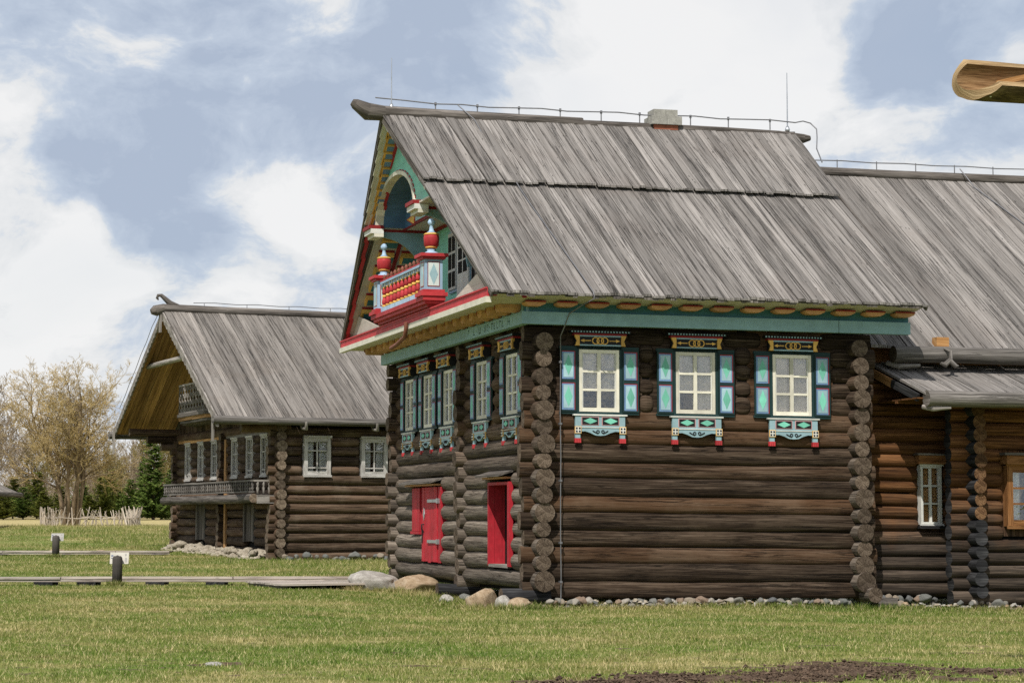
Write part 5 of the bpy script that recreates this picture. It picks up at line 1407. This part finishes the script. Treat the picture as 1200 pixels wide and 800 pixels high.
def axis_vals(lo, hi, f0, f1, step, far):
    v = list(np.arange(f0, f1 + 1e-6, step)); s_ = step; x = f0
    while x > lo: s_ *= 1.16; x -= s_; v.insert(0, x)
    s_ = step; x = f1
    while x < hi: s_ *= 1.16; x += s_; v.append(x)
    return v
xs = axis_vals(-900, 900, -8, 8, .1, 0); ys = axis_vals(-80, 1500, 17.5, 26, .09, 0)
vs = []; mud = []
for y in ys:
    for x in xs:
        z = terrain(x, y); m = mudm(x, y) if 17 < y < 30 and abs(x) < 9 else 0
        z += .035 * noise.noise(Vector((x * .35, y * .35, 0))) * (1 if y < 130 else 0)
        if m > 0: z += m * (.055 * abs(noise.noise(Vector((x * 4.6, y * 5.2, 1)))) + .05 * noise.noise(Vector((x * 1.3, y * 2, 7))) - .02)
        vs.append((x, y, z)); mud.append(m)
nx = len(xs); fs = [(j * nx + i, j * nx + i + 1, (j + 1) * nx + i + 1, (j + 1) * nx + i) for j in range(len(ys) - 1) for i in range(nx - 1)]
me = bpy.data.meshes.new('ground'); me.from_pydata(vs, [], fs); at = me.attributes.new('mud', 'FLOAT', 'POINT'); at.data.foreach_set('value', mud)
for p in me.polygons: p.use_smooth = True
ground = bpy.data.objects.new('ground', me); COL.objects.link(ground); ground['kind'] = 'structure'

def grasscol(N, pos, rnd=None):
    """patchy lawn colour from the position on the ground"""
    flat = N.map(pos, (1, 1, 0))
    p1 = N.noise(N.map(flat, (.2, .34, 1)), 1, 5, .66); p2 = N.noise(N.map(flat, (.9, 1.9, 1), (5, 3, 0)), 1, 4, .65); p3 = N.noise(N.map(flat, (.35, .9, 1), (15, 31, 0)), 1, 3, .6)
    f = N.m('ADD', N.m('MULTIPLY', p1, .62), N.m('MULTIPLY', p2, .38))
    if rnd is not None: f = N.m('ADD', N.m('MULTIPLY', f, .88), N.m('MULTIPLY', rnd, .12))
    c = N.ramp(f, [(.38, (.11, .182, .03)), (.465, (.175, .23, .05)), (.53, (.25, .257, .083)), (.595, (.385, .345, .15)), (.67, (.54, .465, .26))])
    br = N.ramp(p3, [(.58, 0), (.7, 1)])
    c = N.mix(N.m('MULTIPLY', br, .4), c, (.2, .14, .07))
    # drier straw tone on the far field
    y = N.n('ShaderNodeSeparateXYZ', {0: pos}, out=1)
    far = N.n('ShaderNodeMapRange', {0: y, 1: 101.0, 2: 113.0, 3: 0.0, 4: .85})
    c = N.mix(far, c, N.ramp(p2, [(.4, (.42, .35, .14)), (.6, (.62, .49, .27))]))
    return c
m, N = newmat('lawn and mud'); co = N.n('ShaderNodeTexCoord', out=3)
g = grasscol(N, co)
fine = N.noise(co, 38, 4, .7); g = N.mix(1, g, N.ramp(fine, [(.3, .5), (.7, 1.15)]), 'MULTIPLY')
md = N.attr('mud'); mn = N.noise(co, 14, 6, .7)
mc = N.ramp(N.m('ADD', N.m('MULTIPLY', mn, .6), N.m('MULTIPLY', N.noise(co, 2.2, 4, .6), .4)), [(.32, (.035, .022, .014)), (.5, (.1, .066, .044)), (.66, (.21, .155, .11))])
mf = N.ramp(N.m('ADD', md, N.m('MULTIPLY', N.m('SUBTRACT', mn, .5), 1.1)), [(.3, 0), (.45, 1)])
finish(N, N.mix(mf, g, mc), .95, N.m('ADD', fine, mn), .6, .04, .1); ground.data.materials.append(m)
m, N = newmat('grass blades'); co = N.n('ShaderNodeTexCoord', out=3); rn = N.attr('rnd')
c = grasscol(N, co, rn)
c = N.mix(N.ramp(rn, [(.8, 0), (.82, 1)]), c, N.mix(.6, c, (.6, .5, .3)))
c = N.mix(1, c, N.ramp(rn, [(0, .75), (1, 1.3)]), 'MULTIPLY')
d = N.n('ShaderNodeBsdfDiffuse', {'Color': c}); tr = N.n('ShaderNodeBsdfTranslucent', {'Color': c})
N.n('ShaderNodeOutputMaterial', {'Surface': N.n('ShaderNodeMixShader', {0: .35, 1: d, 2: tr})})
GM = m
rng = np.random.default_rng(4)
def blades(n, y0, y1):
    # density falls off with distance, blades grow a little so far lawn keeps its texture
    u = rng.random(n); e = .45
    y = (y0 ** e + u * (y1 ** e - y0 ** e)) ** (1 / e); x = (rng.random(n) - .5) * 2 * (.285 * y + 1.2)
    return x, y
x, y = blades(1350000, 17.8, 108)
keep = np.ones(len(x), bool)
for H, a0, a1, b0, b1 in ((H1, -.1, 6.6, -.1, 11), (H1, 6.6, 17, .1, 12), (H2, -.1, 9, -.1, 12.6)):
    dx, dy = x - H.C.x, y - H.C.y; det = H.W.x * H.F.y - H.F.x * H.W.y
    a = (dx * H.F.y - H.F.x * dy) / det; b = (H.W.x * dy - H.W.y * dx) / det
    keep &= ~((a > a0) & (a < a1) & (b > b0) & (b < b1))
keep &= ~((y > 74.2) & (y < 75.1) & (x < -12.1)) & ~((y > 48.9) & (y < 49.6) & (x > -14.5) & (x < -3))
x, y = x[keep], y[keep]
z = np.empty(len(x)); mm = np.zeros(len(x))
TX = {}
for i in range(len(x)):
    X, Y = float(x[i]), float(y[i])
    z[i] = terrain(X, Y) + .035 * noise.noise(Vector((X * .35, Y * .35, 0)))
    if Y < 27.5: mm[i] = mudm(X, Y)
k = rng.random(len(x)) > mm * 2.2
x, y, z = x[k], y[k], z[k]; n = len(x)
sc = (y / 20) ** .45
# taller tufts: scattered over the lawn and gathered along walls, boulders and posts
TP = []
for _ in range(1300): Y = 18 + 34 * rng.random() ** 1.3; TP.append(((rng.random() - .5) * .52 * Y, Y, .05 + .05 * rng.random()))
for _ in range(420): p = H1.world(-1 + 15 * rng.random(), -.32 - .25 * rng.random(), 0); TP.append((p.x, p.y, .06 + .1 * rng.random()))
for _ in range(160): p = H1.world(-.7 - .5 * rng.random(), 12 * rng.random(), 0); TP.append((p.x, p.y, .07 + .12 * rng.random()))
for cx, cy, rr_ in ((-3.15, 47.3, .7), (-2.2, 47.1, .65), (-.55, 40.8, .45), (-9.05, 48.15, .16), (-15.55, 71.5, .2), (.15, 40.1, .35)):
    for _ in range(40): t_ = np.pi * (1 + rng.random()); TP.append((cx + rr_ * np.cos(t_), cy + rr_ * .8 * np.sin(t_), .08 + .1 * rng.random()))
TP = np.repeat(np.array(TP), 16, 0); TP = TP[[not (mudm(a, b) > .3 and b < 27) for a, b, _ in TP]]
tx = TP[:, 0] + rng.normal(0, .03, len(TP)); ty = TP[:, 1] + rng.normal(0, .03, len(TP))
tz = np.array([terrain(float(a), float(b)) + .035 * noise.noise(Vector((float(a) * .35, float(b) * .35, 0))) for a, b in zip(tx, ty)])
h = (.014 + .032 * rng.random(n) ** 2.2) * sc; near = np.zeros(n)
for H in (H1, H2):      # longer, greener growth along the walls
    dx, dy = x - H.C.x, y - H.C.y; det = H.W.x * H.F.y - H.F.x * H.W.y
    a = (dx * H.F.y - H.F.x * dy) / det; b = (H.W.x * dy - H.W.y * dx) / det
    near = np.maximum(near, ((a > -1.6) & (b > -1.0) & (a < 17)) * 1.0)
h *= 1 + 1.6 * near * rng.random(n)
x = np.concatenate([x, tx]); y = np.concatenate([y, ty]); z = np.concatenate([z, tz]); n = len(x); h = np.concatenate([h, TP[:, 2] * (.5 + .7 * rng.random(len(TP)))]); sc = (y / 20) ** .45
w = (.0036 + .003 * rng.random(n)) * sc * 1.15
t = rng.random(n) * 2 * np.pi; ln = (.2 + .9 * rng.random(n)) * h; lt = rng.random(n) * 2 * np.pi
V = np.empty((n, 3, 3))
V[:, 0] = np.stack([x - np.cos(t) * w, y - np.sin(t) * w, z - .01], 1); V[:, 1] = np.stack([x + np.cos(t) * w, y + np.sin(t) * w, z - .01], 1)
V[:, 2] = np.stack([x + np.cos(lt) * ln, y + np.sin(lt) * ln, z + h], 1)
me = bpy.data.meshes.new('grass'); me.vertices.add(n * 3); me.vertices.foreach_set('co', V.reshape(-1)); me.loops.add(n * 3); me.loops.foreach_set('vertex_index', np.arange(n * 3, dtype=np.int32))
me.polygons.add(n); me.polygons.foreach_set('loop_start', np.arange(0, n * 3, 3, dtype=np.int32))
me.update(calc_edges=True)
at = me.attributes.new('rnd', 'FLOAT', 'FACE'); at.data.foreach_set('value', rng.random(n)); me.materials.append(GM)
gr = bpy.data.objects.new('grass', me); COL.objects.link(gr); tag(gr, 'short patchy spring grass, green and straw coloured', 'grass', None, 'stuff')
# loose clods on the bare mud
mb = MB(); q = random.Random(8)
for _ in range(2600):
    cx, cy, rx, ry = MUD[q.choice((0, 1, 1, 1, 2, 2, 2, 3, 4, 4))]
    X = q.gauss(cx, rx * .6); Y = q.gauss(cy, ry * .7)
    if mudm(X, Y) < .25: continue
    r = q.choice((.006, .009, .012, .016, .025)) * q.uniform(.7, 1.2); Z = terrain(X, Y) + .02
    vs = []; 
    for a, b, c_ in ((1, 0, 0), (0, 1, 0), (-1, 0, 0), (0, -1, 0), (0, 0, 1), (0, 0, -1)):
        vs.append((X + a * r * q.uniform(.6, 1.5), Y + b * r * q.uniform(.6, 1.5), Z + c_ * r * q.uniform(.5, 1.1) + r * .4))
    mb.add(vs, [(0, 1, 4), (1, 2, 4), (2, 3, 4), (3, 0, 4), (1, 0, 5), (2, 1, 5), (3, 2, 5), (0, 3, 5)], 'clod', (1, 0, 0))
M_ = None
tag(mb.build('mud_clods'), 'dark broken clods of soil on the bare muddy patch', 'soil', None, 'stuff')

# ================================================================ camera
F_ = 2450.0; TH = math.atan((605 - 400) / F_)
cam = bpy.data.cameras.new('camera'); cam.sensor_width = 36; cam.lens = 36 * F_ / 1200; cam.clip_start = .5; cam.clip_end = 4000
co_ = bpy.data.objects.new('camera', cam); COL.objects.link(co_); co_.location = (0, 0, 1.6); co_.rotation_euler = (PI / 2 + TH, 0, 0); SC.camera = co_
def pixdir(u, v):
    d = Vector((u - 600, F_ * math.cos(TH) - (400 - v) * math.sin(TH), F_ * math.sin(TH) + (400 - v) * math.cos(TH))); return d.normalized()

# ================================================================ sun and sky
EL, AZ_ = rad(51), rad(17)     # sun behind the viewer, to the left
SD = Vector((-math.sin(AZ_) * math.cos(EL), -math.cos(AZ_) * math.cos(EL), math.sin(EL)))
su = bpy.data.lights.new('sun', 'SUN'); su.energy = SUN; su.angle = rad(.53); su.color = (1, .945, .87)
so = bpy.data.objects.new('sun', su); COL.objects.link(so); so.rotation_euler = SD.to_track_quat('Z', 'Y').to_euler(); so.location = (0, -20, 60)
w = bpy.data.worlds.new('World'); SC.world = w; w.use_nodes = True; w.node_tree.nodes.clear(); N = NT(w.node_tree)
sky = N.n('ShaderNodeTexSky', sky_type='NISHITA', sun_disc=False, sun_elevation=EL, sun_rotation=math.atan2(SD.x, SD.y), altitude=120, dust_density=1.5)
dirv = N.n('ShaderNodeTexCoord', out=0)
warp = N.noise(N.map(dirv, (9, 9, 14)), 1, 3, .55)
wv = N.n('ShaderNodeVectorMath', {0: dirv, 1: N.n('ShaderNodeVectorMath', {0: N.n('ShaderNodeTexNoise', {'Vector': N.map(dirv, (7, 7, 11)), 'Scale': 1.0, 'Detail': 4.0}, out=1), 1: (.07, .07, .07)}, operation='MULTIPLY')}, operation='ADD')
n1 = N.noise(N.map(wv, (8, 8, 13), (.3, .1, .2)), 1, 10, .62); n2 = N.noise(N.map(wv, (30, 30, 40)), 1, 9, .62)
dens = N.m('ADD', N.m('MULTIPLY', N.m('SUBTRACT', n1, .5), 2.3), N.m('MULTIPLY', N.m('SUBTRACT', n2, .5), 1.1))
BL = [(790, 70, 190, .55), (930, 60, 110, .4), (350, 245, 75, .42), (380, 290, 70, .25), (100, 330, 90, .35), (60, 400, 110, .17), (700, 170, 130, .35), (1080, 170, 110, .25), (270, 350, 60, .3), (60, 260, 60, .15), (130, 50, 170, -.12), (420, 60, 90, .1),
      (150, 200, 130, -.3), (500, 45, 120, -.38), (400, 130, 130, -.12), (1060, 60, 100, -.42), (1150, 160, 60, -.25), (30, 350, 50, -.2), (240, 290, 70, -.34), (230, 430, 150, .1), (560, 110, 40, -.15), (100, 20, 120, .05)]
for u, v, r, wt in BL:
    d = pixdir(u, v); ds = N.n('ShaderNodeVectorMath', {0: wv, 1: tuple(d + Vector((.035, .035, .035)))}, operation='DISTANCE', out=1)
    f = N.n('ShaderNodeMapRange', {0: ds, 1: r / F_ * 1.25, 2: r / F_ * .15, 3: 0.0, 4: 1.0}, interpolation_type='SMOOTHERSTEP')
    dens = N.m('ADD', dens, N.m('MULTIPLY', f, wt))
K = CLOUD
cl = N.ramp(N.m('ADD', dens, .55), [(.15, tuple(K * c for c in (.52, .61, .765))), (.44, tuple(K * c for c in (.65, .74, .88))), (.56, tuple(K * c for c in (.79, .855, .945))), (.67, tuple(K * c for c in (.97, .985, 1.0))), (.9, tuple(K * c for c in (1.09, 1.09, 1.09)))])
cov = N.ramp(N.noise(N.map(wv, (5, 5, 9), (4, 2, 1)), 1, 5, .55), [(.3, .8), (.5, .96)])
colr = N.mix(cov, sky, cl)
N.n('ShaderNodeOutputWorld', {0: N.n('ShaderNodeBackground', {'Color': colr, 'Strength': .1})})
vs_ = SC.view_settings; vs_.view_transform = 'Standard'; vs_.look = 'None'; vs_.exposure = EXPO; vs_.gamma = 1
SC.display_settings.display_device = 'sRGB'; vs_.use_curve_mapping = False
SC.cycles.sample_clamp_indirect = 2.5; SC.cycles.adaptive_threshold = .005; SC.cycles.max_bounces = 6; SC.cycles.diffuse_bounces = 3; SC.cycles.glossy_bounces = 3; SC.cycles.transparent_max_bounces = 8; SC.cycles.use_denoising = False
